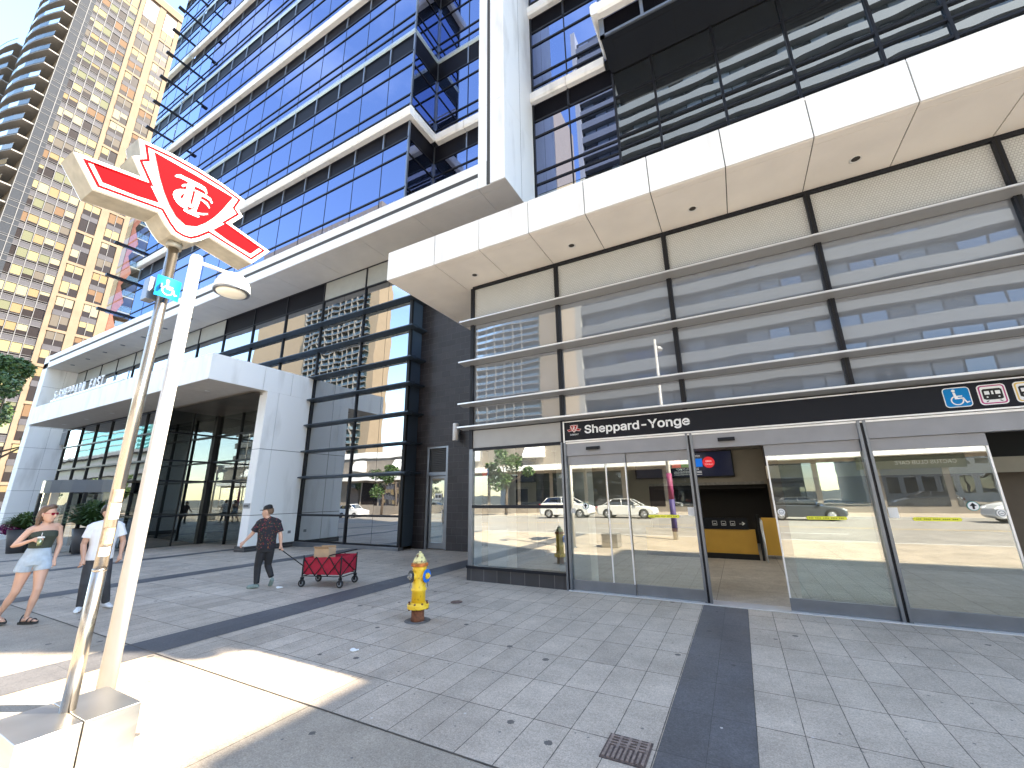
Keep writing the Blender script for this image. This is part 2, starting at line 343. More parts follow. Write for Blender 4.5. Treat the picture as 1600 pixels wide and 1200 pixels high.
for k in range(14): sheet('lane_marking',-80+k*9,-77+k*9,-8.1,-7.98,-.146,rw)
sheet('lane_marking',-88,58,-12,-11.88,-.146,mat('road_paint_yellow',(.65,.42,.05),.7))
for a,b in ((-.75,-.13),(-7.0,-6.33),(-12.35,-11.75),(-17.6,-17.0),(-23,-22.4)):
    sheet('dark_paving_band',a,b,2.845 if a>-1 else -3.0,11.0 if a<-8 else 7.9 if a>-1 else 11.7,.004,pavd)
# expansion joint between plaza slabs and cast sidewalk
sheet('paving_joint',-60,20,2.831,2.843,.006,mat('joint_sealant',(.10,.085,.07),.9,var=.3,scale=8))
def tag_thing_mesh(o,l,c,g=None): return tag(o,l,c,g)
exec_parts=[]
# ------------------------------------------------------------------ subway entrance pavilion (facade Y=8)
FY=8.0; MX=[-5.33,-3.05,-.67,1.76,4.14,6.52,8.9]
pv=thing('subway_entrance','subway entrance pavilion with horizontal sun fins, big white canopy and Sheppard-Yonge sign','subway entrance',(1,8,0))
# structural mullions
for i,x in enumerate(MX):
    bm=nb(); box(bm,x-.045,x+.045,FY-.07,FY+.06,2.78 if i==0 else 0.0 if i else .25,6.86)
    box(bm,x-.012,x+.012,FY-.075,FY-.071,3.3,6.86,1)
    obj('mullion',bm,[darkm,blackp],pv)
bm=nb(); box(bm,MX[0]-.045,MX[0]+.05,FY-.05,FY+.06,.25,2.78); obj('corner_post',bm,midm,pv)
P=Panes('upper_pane')
for a,b in zip(MX,MX[1:]):
    for z0,z1 in ((3.31,3.84),(3.90,4.91),(4.97,6.0)):
        P.add(ypane(a+.045,b-.045,z0,z1,FY,.0012),paviog)
P.build(pv)
for z in (3.27,3.87,4.94,6.03):
    bxo('transom',darkm,pv,MX[0],MX[-1],FY-.03,FY+.04,z-.035,z+.035)
for a,b in zip(MX,MX[1:]):
    bm=nb(); box(bm,a+.045,b-.045,FY-.01,FY+.02,6.07,6.84)
    m=(a+b)/2
    obj('mesh_panel',bm,meshm,pv)
bxo('head_trim',darkm,pv,MX[0],MX[-1],FY-.06,FY+.05,6.845,6.915)
for z in (5.90,4.85,3.82,3.27):
    bm=nb()
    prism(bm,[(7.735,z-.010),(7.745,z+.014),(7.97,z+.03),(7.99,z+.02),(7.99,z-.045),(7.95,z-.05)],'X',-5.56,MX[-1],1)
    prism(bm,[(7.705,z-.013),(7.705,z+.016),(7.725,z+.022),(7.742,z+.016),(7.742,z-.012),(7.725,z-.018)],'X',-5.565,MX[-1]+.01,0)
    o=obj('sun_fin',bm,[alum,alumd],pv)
# canopy
bm=nb(); box(bm,-6.985,12,6.64,8.3,6.945,7.66); box(bm,-6.985,-5.4,8.3,11.7,6.945,7.66); obj('canopy_core',bm,gapm,pv)
xs=[-7.0,-5.53]+[-4.30+1.205*k for k in range(14)]
g=.008
for a,b in zip(xs,xs[1:]):
    bm=nb(); box(bm,a+(g if a>-7 else 0),b-g,6.62,6.66,6.925,7.69); box(bm,a+(g if a>-7 else 0),b-g,6.66,8.3,7.665,7.69)
    obj('canopy_fascia_panel',bm,white,pv)
    bm=nb(); box(bm,a+g,b-g,6.66,6.80,6.92,6.94); box(bm,a+g,b-g,6.806,8.02,6.92,6.94); obj('canopy_soffit_panel',bm,soffm,pv)
bm=nb(); box(bm,-7.0,-6.96,6.66,11.7,6.925,7.69); obj('canopy_end_panel',bm,white,pv)
bm=nb(); box(bm,-6.96,-6.83,8.03,11.7,6.92,6.94); box(bm,-6.82,-5.36,8.03,9.8,6.92,6.94); box(bm,-6.82,-5.36,9.81,11.7,6.92,6.94); obj('canopy_return_soffit',bm,soffm,pv)
for x in (-4.95,-2.47,-.06,2.38,4.8):
    bm=nb(); lathe(bm,[(.085,6.919),(.085,6.912),(.062,6.912),(.058,6.935)],(x,7.47,0),24,0)
    lathe(bm,[(.060,6.9105),(.060,6.9095)],(x,7.455,0),24,1); obj('downlight',bm,[signw,dkw],pv)
# lower: sign band, header, window bay
bm=nb(); box(bm,MX[1]+.05,MX[-1],FY-.10,FY+.05,2.80,3.17); 
so=obj('sign_board',bm,blackg,pv)
bm=nb(); box(bm,MX[1]+.05,MX[-1],FY-.10,FY-.02,2.775,2.797); box(bm,MX[1]+.05,MX[-1],FY-.10,FY-.02,3.173,3.19); box(bm,MX[1]+.02,MX[1]+.048,FY-.105,FY,2.76,3.19); obj('sign_trim',bm,alum,pv)
lo=text('lettering','Sheppard-Yonge',.30,texw,so,(-2.58,FY-.103,2.92),(1,0,0),(0,0,1),.002,bold=.0055)
xs_l=[v.co.x for v in lo.data.vertices]; k_=1.96/(max(xs_l)-min(xs_l))
for v in lo.data.vertices: v.co.x=-2.57+(v.co.x-min(xs_l))*k_
# transit emblem and the word below it
EM=dict(t1=[(-.12,4.445),(-.11,4.468),(-.086,4.489),(-.049,4.49),(-.008,4.496),(.034,4.499),(.077,4.503),(.108,4.497),(.125,4.475),(.132,4.445),(.125,4.437),(.111,4.456),(.092,4.462),(.066,4.46),(.032,4.455),(.026,4.391),(.025,4.345),(.023,4.282),(.034,4.267),(.055,4.256),(.046,4.234),(.003,4.229),(-.034,4.228),(-.069,4.234),(-.075,4.246),(-.064,4.263),(-.044,4.265),(-.03,4.289),(-.028,4.317),(-.026,4.375),(-.022,4.428),(-.021,4.458),(-.052,4.457),(-.08,4.455),(-.11,4.442)],
 c1=[(-.030,4.374),(-.063,4.353),(-.09,4.326),(-.103,4.296),(-.103,4.263),(-.089,4.236),(-.067,4.213),(-.037,4.199),(.001,4.193),(.021,4.208),(.006,4.218),(-.031,4.220),(-.065,4.226),(-.082,4.24),(-.070,4.268),(-.048,4.270),(-.051,4.293),(-.041,4.319),(-.030,4.331)],
 t2=[(.034,4.419),(.059,4.423),(.098,4.426),(.138,4.426),(.165,4.422),(.187,4.385),(.18,4.373),(.162,4.391),(.138,4.397),(.094,4.395),(.09,4.369),(.089,4.322),(.084,4.274),(.08,4.232),(.08,4.209),(.096,4.198),(.111,4.188),(.102,4.174),(.063,4.17),(.022,4.167),(-.01,4.171),(-.01,4.184),(.021,4.195),(.046,4.215),(.062,4.25),(.045,4.265),(.040,4.307),(.043,4.354),(.043,4.395)],
 c2=[(.091,4.363),(.117,4.365),(.149,4.359),(.174,4.324),(.167,4.314),(.144,4.335),(.115,4.347),(.093,4.351)],
 c3=[(.081,4.215),(.105,4.223),(.133,4.237),(.165,4.26),(.169,4.249),(.14,4.224),(.108,4.206),(.085,4.202)],
 c4=[(-.062,4.387),(-.052,4.409),(-.030,4.429),(-.032,4.408),(-.051,4.381)])
SHIELD=[(-.262,4.56),(-.12,4.562),(.05,4.565),(.22,4.562),(.362,4.56),(.34,4.50),(.29,4.36),(.24,4.25),(.19,4.165),(.13,4.09),(.05,4.05),(-.03,4.09),(-.09,4.165),(-.14,4.25),(-.19,4.36),(-.24,4.50)]
SHIELD=[(u-.05,v) for u,v in SHIELD]
WR=[(.205,4.135),(.285,4.25),(.625,4.19),(.55,4.075),(.35,4.100)]
OUT=[(0,3.912),(.07,3.925),(.13,3.98),(.19,4.055),(.58,3.992),(.725,4.205),(.335,4.283),(.425,4.425),(.375,4.47),(.415,4.605),(.2,4.64),(0,4.648)]
OUT=OUT+[(-u,v) for u,v in reversed(OUT[1:-1])]
def inset(poly,d):
    n=len(poly); r=[]
    for i in range(n):
        p=Vector(poly[i-1]); q=Vector(poly[i]); s=Vector(poly[(i+1)%n])
        a=(q-p).normalized(); b=(s-q).normalized(); na=Vector((-a.y,a.x)); nb_=Vector((-b.y,b.x)); m=(na+nb_)
        if m.length<1e-3: m=na
        m.normalize(); k=d/max(.45,m.dot(na)); r.append(tuple(q+m*k))
    return r
def ring(bm,poly,d0,d1,fn,mi=0):
    A=inset(poly,d0); B=inset(poly,d1); n=len(poly)
    a=[bm.verts.new(fn(*p)) for p in A]; b=[bm.verts.new(fn(*p)) for p in B]
    for i in range(n):
        f=bm.faces.new((a[i],a[(i+1)%n],b[(i+1)%n],b[i])); f.material_index=mi
def flat(bm,poly,fn,mi=0):
    vv=[bm.verts.new(fn(*p)) for p in poly]
    for tri in tessellate_polygon([[Vector((p[0],p[1],0)) for p in poly]]):
        f=bm.faces.new([vv[q] for q in tri]); f.material_index=mi
def emblem(name,parent,fn,fn2,ringw=(.026,.045)):
    """red shield, wings and keyline on fn (first layer), white monogram on fn2"""
    bm=nb()
    ring(bm,OUT,ringw[0],ringw[1],fn)
    flat(bm,SHIELD,fn2); flat(bm,WR,fn); flat(bm,[(-u,v) for u,v in WR],fn)
    e=obj(name,bm,redm,parent)
    fn3=lambda u,v: fn2(u,v,1)
    bm=nb()
    for i_,(k,pl) in enumerate(EM.items()):
        A_=[]
        for u,v in pl: p0=Vector(fn2(u-.03,v,1)); p1=Vector(fn2(u-.03,v,2)); A_.append(p0+(p1-p0)*.5*i_)
        vv=[bm.verts.new(p) for p in A_]
        for tri in tessellate_polygon([[Vector((u,v,0)) for u,v in pl]]): bm.faces.new([vv[q] for q in tri])
    nrm=(Vector(fn2(0,4.3,1))-Vector(fn2(0,4.3,0))).normalized()
    for f_ in bm.faces:
        f_.normal_update()
        if f_.normal.dot(nrm)<0: f_.normal_flip()
    me=bpy.data.meshes.new('monogram'); bm.to_mesh(me); bm.free(); me.materials.append(texw)
    mo=bpy.data.objects.new('monogram',me); C.objects.link(mo); mo.parent=parent; mo.matrix_parent_inverse=parent.matrix_world.inverted()
    return e
k=.30/1.45
bm=nb(); flat(bm,[( -2.79+u*k, 3.03+(v-4.28)*k) for u,v in OUT],lambda a,b:(a,FY-.103,b)); eb=obj('emblem_ground',bm,texw,so)
emblem('emblem',so,lambda u,v,l=0:(-2.79+u*k,FY-.105,3.03+(v-4.28)*k),lambda u,v,l=0:(-2.79+u*k,FY-.107-.002*l,3.03+(v-4.28)*k),(.02,.05))
text('word','SUBWAY',.06,texw,so,(-2.79,FY-.103,2.895),(1,0,0),(0,0,1),.002,'CENTER',sx=1.0)
def rrect(w,h,r,n=5):
    o=[]
    for cx,cy,a0 in ((w/2-r,h/2-r,0),(-w/2+r,h/2-r,90),(-w/2+r,-h/2+r,180),(w/2-r,-h/2+r,270)):
        for i in range(n+1):
            t=R(a0+90*i/n); o.append((cx+r*math.cos(t),cy+r*math.sin(t)))
    return o
def circle(cx,cy,r,n=20,a0=0,a1=360): return [(cx+r*math.cos(R(a0+(a1-a0)*i/n)),cy+r*math.sin(R(a0+(a1-a0)*i/n))) for i in range(n+(a1-a0<360))]
def wheelchair(bm,fn,mi=0):
    """seated figure and wheel, unit square"""
    flat(bm,circle(-.10,.36,.075,14),fn,mi)
    flat(bm,[(-.15,.27),(-.05,.27),(-.02,.08),(.20,.08),(.20,.02),(.02,.02),(.02,-.03),(.24,-.03),(.34,-.27),(.43,-.24),(.45,-.29),(.31,-.35),(.19,-.10),(-.11,-.10)],fn,mi)
    A=circle(0,0,1,26,115,385)
    for (a,b) in zip(A,A[1:]):
        f=bm.faces.new([bm.verts.new(fn(-.03+x*q,-.17+y*q)) for x,y,q in ((a[0],a[1],.26),(b[0],b[1],.26),(b[0],b[1],.205),(a[0],a[1],.205))]); f.material_index=mi
def train(bm,fn,mi=0,mw=1):
    flat(bm,[(-.34,.22),(-.28,.28),(.28,.28),(.34,.22),(.34,-.20),(.25,-.25),(-.25,-.25),(-.34,-.20)],fn,mi)
    fw=lambda u,v: fn(u,v,1)
    for a,b in ((-.27,-.10),(.10,.27)): flat(bm,[(a,.0),(b,.0),(b,.17),(a,.17)],fw,mw)
    flat(bm,[(-.035,.0),(.035,.0),(.035,.17),(-.035,.17)],fw,mw); flat(bm,circle(-.2,-.12,.035,8),fw,mw); flat(bm,circle(.2,-.12,.035,8),fw,mw)
    flat(bm,[(-.22,-.29),(-.16,-.29),(-.24,-.36),(-.30,-.36)],fn,mi); flat(bm,[(.16,-.29),(.22,-.29),(.30,-.36),(.24,-.36)],fn,mi)
pinkm=mat('purple_line_border',(.42,.04,.19),.4); yelm=mat('yellow_line_border',(.72,.50,.12),.4)
for x,kind in ((2.87,'w'),(3.22,'p'),(3.57,'y')):
    sq=.26
    bm=nb(); fn=lambda u,v,l=0:(x+u*sq,FY-.104-.002*l,2.985+v*sq)
    f1=lambda u,v,l=0: fn(u,v,1+l); f2=lambda u,v,l=0: fn(u,v,2+l)
    flat(bm,rrect(1.08,1.08,.17),fn,0)
    if kind=='w':
        flat(bm,rrect(1,1,.14),f1,1); wheelchair(bm,f2,0)
    else:
        flat(bm,rrect(.98,.98,.14),f1,1); flat(bm,rrect(.86,.86,.10),f2,0); train(bm,lambda u,v,l=0: fn(u*1.1,v*1.1,3+l),2,0)
    obj('pictogram',bm,[texw,{'w':bluem,'p':pinkm,'y':yelm}[kind],blackp],so)
# header above doors
bm=nb(); box(bm,MX[1]+.05,MX[-1],FY-.06,FY+.10,2.49,2.772); obj('door_header',bm,headm,pv)
bm=nb(); box(bm,MX[1]+.05,MX[-1],FY-.075,FY-.061,2.735,2.765); obj('header_trim',bm,alum,pv)
for x in (-2.43,-.08,3.9):
    bm=nb(); prism(bm,[(FY-.062,2.60),(FY-.12,2.585),(FY-.12,2.62),(FY-.10,2.65),(FY-.062,2.655)],'X',x-.13,x+.13); obj('door_sensor',bm,blackp,pv)
for x in MX[1:]:
    bm=nb(); box(bm,x-.055,x-.018,FY-.09,FY+.03,0,2.772); box(bm,x+.018,x+.055,FY-.09,FY+.03,0,2.772); box(bm,x-.018,x+.018,FY-.06,FY+.02,0,2.772,1)
    obj('door_post',bm,[midm,darkm],pv)
def leaf(x0,x1,y,stile=None,lead=None):
    d=thing('sliding_door',None,None,((x0+x1)/2,y,0)); 
    del_=d; d.parent=pv; d.matrix_parent_inverse=pv.matrix_world.inverted()
    bxo('top_rail',headm,d,x0,x1,y-.025,y+.025,2.31,2.485); bxo('bottom_rail',midm,d,x0,x1,y-.03,y+.03,.02,.19,bevel=.004)
    bm=nb(); quad(bm,ypane(x0,x1,.19,2.31,y,.0005)); obj('glass',bm,doorg,d)
    if lead is not None:
        bm=nb(); box(bm,lead-.011,lead+.011,y-.02,y+.02,.02,2.31); obj('edge_strip',bm,alum,d)
    return d
def pdec(bm,poly,x,z,s,y,mi): flat(bm,[(a*s+x,b*s+z) for a,b in poly],lambda a,b:(a,y,b),mi)
DM=[ygl,blackp,mat('teal_ring',(.02,.22,.20),.5),stickw,midm]
def stickers(d,y,arrow=None,round_=None,yel=None,paper=None):
    if yel:
        bm=nb(); h=.024; a,b=yel; flat(bm,[(a,1.345),(a+.02,1.345+h),(b-.02,1.345+h),(b,1.345),(b-.02,1.345-h),(a+.02,1.345-h)],lambda u,v:(u,y,v),0)
        for i in range(22):
            if i%5!=3: flat(bm,[(a+.04+i*(b-a-.08)/22+q[0]*.011,1.338+q[1]*.014) for q in ((0,0),(1,0),(1,1),(0,1))],lambda u,v:(u,y-.001,v),1)
        obj('yellow_decal',bm,DM,d)
    if arrow:
        bm=nb(); pdec(bm,circle(0,0,.062),arrow,1.52,1,y,2); pdec(bm,circle(0,0,.054),arrow,1.52,1,y-.001,3)
        pdec(bm,[(-.012,-.04),(.012,-.04),(.012,0),(.036,0),(0,.045),(-.036,0),(-.012,0)],arrow,1.52,1,y-.002,1); obj('arrow_decal',bm,DM,d)
    if round_:
        bm=nb(); pdec(bm,circle(0,0,.05),round_,1.43,1,y,3); pdec(bm,circle(0,0,.034),round_,1.43,1,y-.001,4); pdec(bm,circle(0,0,.026),round_,1.43,1,y-.002,3)
        pdec(bm,[(-.02,.012),(.02,.012),(.012,.02),(-.012,.02)],round_,1.41,1,y-.003,4); obj('round_decal',bm,DM,d)
    if paper:
        bm=nb(); flat(bm,[(paper-.055,1.36),(paper+.055,1.36),(paper+.055,1.50),(paper-.055,1.50)],lambda u,v:(u,y,v),3); obj('notice',bm,DM,d)
d=leaf(MX[1]+.06,-1.83,FY-.0,lead=-1.845); stickers(d,FY-.012,arrow=-2.67,round_=-2.93)
bxo('glass_joint',alum,d,-2.23,-2.208,FY-.015,FY+.015,.19,2.31)
d=leaf(-1.82,MX[2]-.06,FY+.03); stickers(d,FY+.02,yel=(-1.52,-.98),paper=-.78)
d=leaf(.45,MX[3]-.06,FY-.0,lead=.462); stickers(d,FY-.012,round_=.54,yel=(.85,1.36))
d=leaf(.62,MX[3]-.06,FY+.10)
d=leaf(MX[3]+.06,3.06,FY-.0,lead=3.048); stickers(d,FY-.012,arrow=2.74,round_=2.99,yel=(2.09,2.60),paper=1.90)
d=leaf(MX[4]+.06,5.3,FY); d=leaf(5.3,MX[5]-.06,FY+.03); d=leaf(MX[5]+.06,MX[6]-.05,FY)
bxo('threshold',alum,pv,MX[1],MX[-1],FY-.14,FY+.2,.004,.018)
# window bay left of the doors
bxo('side_panel',panelm,pv,MX[0]+.05,MX[1]-.05,FY-.04,FY+.03,2.80,3.2)
bxo('window_head',darkm,pv,MX[0]+.05,MX[1]-.05,FY-.05,FY+.03,2.735,2.797); bxo('window_rail',darkm,pv,MX[0]+.05,MX[1]-.05,FY-.06,FY+.02,1.475,1.54); bxo('window_sill',darkm,pv,MX[0]-.06,MX[1]-.05,FY-.09,FY+.05,.245,.30)
for z0,z1 in ((.30,1.475),(1.54,2.735)):
    bm=nb(); quad(bm,ypane(MX[0]+.05,MX[1]-.05,z0,z1,FY,.0008)); obj('window_pane',bm,frontg,pv)
bm=nb(); box(bm,MX[0]-.06,MX[1]-.04,FY-.06,FY+.12,0,.245); box(bm,MX[0]-.06,MX[0]+.1,FY+.12,11.7,0,.245); obj('plinth',bm,slatep,pv)
bm=nb(); quad(bm,xpane(FY+.06,11.7,.25,2.78,MX[0])); obj('side_glass',bm,frontg,pv)
bm=nb(); box(bm,MX[0]-.02,MX[0]+.02,FY+1.8,FY+1.86,.25,2.8); box(bm,MX[0]-.02,MX[0]+.02,FY+.06,11.7,1.475,1.54);obj('side_frame',bm,darkm,pv)
# solid upper storey volume
bm=nb(); box(bm,MX[0]+.03,MX[-1],FY+.10,17,3.16,7.65); obj('upper_volume',bm,mat('dark_grey_core',(.10,.105,.11),.6),pv)
# lobby interior
bm=nb(); quad(bm,[(MX[0],FY-.02,.012),(MX[-1],FY-.02,.012),(MX[-1],17.5,.012),(MX[0],17.5,.012)]); obj('lobby_floor',bm,paving('terrazzo_slabs',(.42,.385,.34),(.12,.11,.10),1.2,1.2,.62,8.0,.006,var=.05,spots=False),pv)
bm=nb(); box(bm,MX[0],MX[-1],16,16.2,1.98,3.15); box(bm,-5.2,-2.9,15.9,16,0,1.98); obj('lobby_wall',bm,beigew,pv)
bm=nb(); box(bm,.75,MX[-1],14.4,14.6,0,3.15); obj('brown_wall',bm,mat('brown_wall_panel',(.17,.125,.09),.5,var=.1,scale=2),pv)
bm=nb(); box(bm,.75,MX[-1],13.9,14.0,2.45,3.12,0); box(bm,.75,MX[-1],13.88,14.0,2.1,2.45,1); obj('bulkhead',bm,[blackp,beigew],pv)
bm=nb(); box(bm,MX[0],MX[-1],17.3,17.5,0,2.0); box(bm,-2.9,.75,16.2,17.3,1.86,1.979); obj('stairwell_wall',bm,dkw,pv)
bm=nb(); box(bm,-2.9,.75,15.98,15.995,1.98,2.07); obj('wall_ledge',bm,mat('grey_marble_trim',(.4,.38,.35),.4,var=.3,scale=10),pv)
bm=nb(); quad(bm,[(MX[0],FY+.1,3.12),(MX[-1],FY+.1,3.12),(MX[-1],17,3.12),(MX[0],17,3.12)]); obj('lobby_ceiling',bm,mat('lobby_ceiling_panel',(.55,.54,.51),.6),pv)
bm=nb(); box(bm,-2.6,.23,13.2,13.35,.15,.76); box(bm,.42,.8,13.6,13.7,.1,1.05); obj('stair_balustrade',bm,ochre,pv)
bm=nb(); box(bm,-2.62,.24,13.17,13.36,.012,.15); box(bm,.30,.36,13.1,13.2,0,1.15); obj('balustrade_base',bm,blackp,pv)
bm=nb(); box(bm,-2.2,.08,13.16,13.36,.765,1.06); bs=obj('direction_sign',bm,blackg,pv)
for x in (-.72,-.50,-.28):
    bm=nb(); ring(bm,[(x-.06,.86),(x+.06,.86),(x+.06,.98),(x-.06,.98)],0,.014,lambda a,b:(a,13.157,b)); flat(bm,[(x-.03,.89),(x+.03,.89),(x+.03,.92),(x-.03,.92)],lambda a,b:(a,13.156,b)); obj('pictogram',bm,mat('dim_white',(.45,.45,.45),.5),bs)
bm=nb(); flat(bm,[(-.12,.915),(-.03,.915),(-.06,.955),(-.04,.965),(.02,.92),(-.04,.875),(-.06,.885),(-.03,.905),(-.12,.905)],lambda a,b:(a,13.157,b)); obj('arrow',bm,stickw,bs)
bm=nb()
for x in (-4.95,-4.45): pass
box(bm,-5.1,-4.62,8.35,8.8,.012,3.12); obj('lobby_column',bm,white,pv)
bm=nb(); box(bm,-3.4,-2.75,8.35,8.8,.012,3.12); obj('lobby_column',bm,white,pv)
bm=nb(); tube(bm,(.40,12.9,.012),(.40,12.9,1.0),.018); tube(bm,(.40,12.9,1.0),(.40,14,1.0),.018); tube(bm,(.40,14,1.0),(.40,14,.012),.018); obj('handrail',bm,alum,pv)
for x,y in ((-4.2,10.2),(-1.8,10.2),(.6,10.2),(3.0,10.2),(-1.8,13),(.6,13)):  # glowing ceiling panels added to brighten the lobby interior
    bm=nb(); box(bm,x-.6,x+.6,y-.1,y+.1,3.095,3.118); obj('lobby_fill_panel',bm,mat('lobby_fill_glow',(.8,.8,.8),.4,emit=(1,.93,.8,2.4)) if 'lobby_fill_glow' not in bpy.data.materials else bpy.data.materials['lobby_fill_glow'],pv)
# information screen in the lobby
sc=thing('information_screen','wide dark wall screen with a mural festival notice, seen through the open subway doors','screen',(-1.2,15.95,2.3))
bxo('housing',blackp,sc,-3.3,-.06,15.82,15.97,2.24,3.12)
bm=nb(); fn=lambda a,b:(a,15.815,b); flat(bm,[(-3.25,2.28),(-.10,2.28),(-.10,3.08),(-3.25,3.08)],fn); obj('display',bm,mat('screen_dark_blue',(.01,.015,.04),.2,emit=(.01,.015,.05,.05)),sc)
bm=nb(); y=lambda a,b:(a,15.812,b)
flat(bm,[(-2.0,2.60),(-1.7,2.60),(-1.7,2.86),(-2.0,2.86)],y,0); flat(bm,[(-1.69,2.60),(-1.4,2.60),(-1.4,2.86),(-1.69,2.86)],y,1); flat(bm,[(-1.39,2.60),(-1.0,2.60),(-1.0,2.88),(-1.39,2.88)],y,2)
flat(bm,circle(-.80,2.74,.19),lambda a,b:(a,15.810,b),0)
obj('graphic',bm,[mat('screen_red',(.7,.02,.03),.4,emit=(.7,.02,.03,.12)),mat('screen_green',(.02,.25,.05),.4,emit=(.02,.25,.05,.1)),mat('screen_blue',(.0,.16,.7),.4,emit=(0,.16,.7,.12))],sc)
lt=mat('screen_white',(.8,.8,.8),.4,emit=(1,1,1,.1))
text('notice','YORKVILLE MURALS',.135,lt,sc,(-1.5,15.808,2.50),(1,0,0),(0,0,1),.001,'CENTER',sx=.78)
text('notice','OPEN\nTO ALL!',.10,lt,sc,(-.80,15.806,2.75),(1,0,0),(0,0,1),.001,'CENTER')
text('notice','23, 2026',.10,lt,sc,(-1.2,15.808,2.95),(1,0,0),(0,0,1),.001,'CENTER')
bm=nb()
for z in (2.44,2.40,2.34): flat(bm,[(-1.95,z),(-1.05,z),(-1.05,z+.012),(-1.95,z+.012)],y)
obj('notice_line',bm,lt,sc)
# ------------------------------------------------------------------ slate wall between the two buildings
sw=thing('slate_wall','dark slate tiled wall with a recessed service door left of the subway entrance','wall',(-8,11.9,0))
bm=nb()
box(bm,-10.35,-9.78,11.75,12.0,0,11.38); box(bm,-8.83,-5.2,11.75,12.0,0,11.38); box(bm,-9.78,-8.83,11.75,12.0,3.46,11.38); box(bm,-10.35,-5.2,12.0,12.4,0,11.38)
obj('tiles',bm,slate,sw)
bm=nb(); box(bm,-9.78,-9.68,11.77,11.99,0,3.46); box(bm,-8.93,-8.83,11.77,11.99,0,3.46); box(bm,-9.68,-8.93,11.77,11.99,3.40,3.46); box(bm,-9.68,-8.93,11.78,11.99,2.44,2.56); obj('door_frame',bm,midm,sw)
bm=nb()
for i in range(13): prism(bm,[(11.82,2.58+i*.063),(11.82,2.59+i*.063),(11.88,2.63+i*.063),(11.88,2.62+i*.063)],'X',-9.68,-8.93)
box(bm,-9.68,-8.93,11.90,11.92,2.56,3.40); obj('louvre',bm,mat('grey_louvre',(.12,.125,.13),.5,.3),sw)
dr=bxo('service_door',midm,sw,-9.66,-9.58,11.84,11.88,.03,2.42)
bm=nb(); box(bm,-9.03,-8.95,11.84,11.88,.03,2.42); box(bm,-9.58,-9.03,11.84,11.88,.03,.22); box(bm,-9.58,-9.03,11.84,11.88,2.34,2.42); obj('stile',bm,midm,dr)
bm=nb(); quad(bm,ypane(-9.58,-9.03,.22,2.34,11.86)); obj('glass',bm,mirror_glass('door_grey_glass',(.75,.8,.78),(.18,.20,.19),.3),dr)
bm=nb(); box(bm,-9.07,-9.05,11.79,11.84,.85,1.3); obj('handle',bm,alum,dr)
bm=nb(); quad(bm,[(-9.42,11.835,1.62),(-9.12,11.835,1.62),(-9.12,11.835,1.83),(-9.42,11.835,1.83)]); obj('notice',bm,stickw,dr)
bm=nb(); 
for a,b in ((-9.39,-9.33),(-9.31,-9.27),(-9.25,-9.19),(-9.18,-9.15)): quad(bm,[(a,11.833,1.68),(b,11.833,1.68),(b,11.833,1.78),(a,11.833,1.78)])
obj('notice_print',bm,blackp,dr)
bxo('flat_recess',gapm,sw,-7.95,-7.55,11.735,11.76,0,3.6)  # flat dark strip stands in for the shade of a recess
wl=thing('wall_lamp','white vertical cylinder lamp on the dark slate wall','wall lamp',(-8.38,11.6,3.6))
bm=nb(); lathe(bm,[(.09,3.58),(.105,3.60),(.105,4.16),(.09,4.18)],(-8.38,11.55,0),24); obj('shade',bm,signw,wl)
bxo('bracket',midm,wl,-8.43,-8.33,11.62,11.76,3.8,3.95)
# ------------------------------------------------------------------ office tower with white frame and portico
ot=thing('office_tower','blue glass office tower in a big white stone frame above the 5 Sheppard East portico','office tower',(-25,15,0))
LY=11.15
# lower glass wall
xsL=[-10.3,-12.96,-15.66,-18.36,-21.06,-23.76,-26.46,-29.16,-31.86,-34.56,-37.26,-39.96,-42.66,-44.5]
zf=[1.09,2.54,3.59,4.67,5.76,6.76,8.01,9.24]
P=Panes('wall_pane')
zl=[.12]+zf+[10.42]
for i,(b,a) in enumerate(zip(xsL,xsL[1:])):
    for z0,z1 in zip(zl,zl[1:]):
        if a<-15.9 and z1<5.8: continue
        if z0>9: z1=10.42
        h=(a+b)/2
        if i==0 or i==1:
            P.add(ypane(a+.02,h-.008,z0+.03,z1-.03,LY,.0016),wallg); P.add(ypane(h+.008,b-.02,z0+.03,z1-.03,LY,.0016),wallg)
        else: P.add(ypane(a+.02,b-.02,z0+.03,z1-.03,LY,.0016),wallg)
# tower glass
ZB=[12.4+4.65*k for k in range(1,12)]
t1=[-9.85,-11.23]+[-11.23-1.69*k for k in range(1,14)]
def rows(zb): return ((zb-4.65,zb-4.23),(zb-4.20,zb-3.7),(zb-3.67,zb-2.05),(zb-2.02,zb-1.3))
for zb in ZB:
    for z0,z1 in rows(zb):
        for b,a in zip(t1,t1[1:]): P.add(ypane(a+.01,b-.01,z0+.01,z1-.01,9.9,.0012),towerg)
        P.add(xpane(9.92,11.48,z0+.01,z1-.01,-9.85,.001),towerg)
        P.add(ypane(-9.83,-8.1,z0+.01,z1-.01,11.5,.001),towerg); P.add(ypane(-8.08,-6.2,z0+.01,z1-.01,11.5,.001),towerg)
P.build(ot)
for i,x in enumerate(xsL[:-1]):
    bm=nb(); box(bm,x-.03,x+.03,LY-.06,LY+.05,5.9 if x<-15.9 else .12,11.38); obj('mullion',bm,darkm,ot)
for z in zf+[.09]:
    a=-44.4 if z>6.8 else -15.66
    bm=nb(); 
    if z in zf and z>1.5:
        prism(bm,[(LY-.30,z-.02),(LY-.30,z+.02),(LY-.02,z+.07),(LY-.02,z-.07)],'X',a,-9.98)
        prism(bm,[(-10.28,z-.06),(-10.0,z-.02),(-9.98,z+.02),(-10.28,z+.06)],'Y',LY-.02,11.72)
        obj('sun_fin',bm,finb,ot)
    else:
        box(bm,a,-10.28,LY-.05,LY+.04,z-.035,z+.035); obj('transom',bm,darkm,ot)
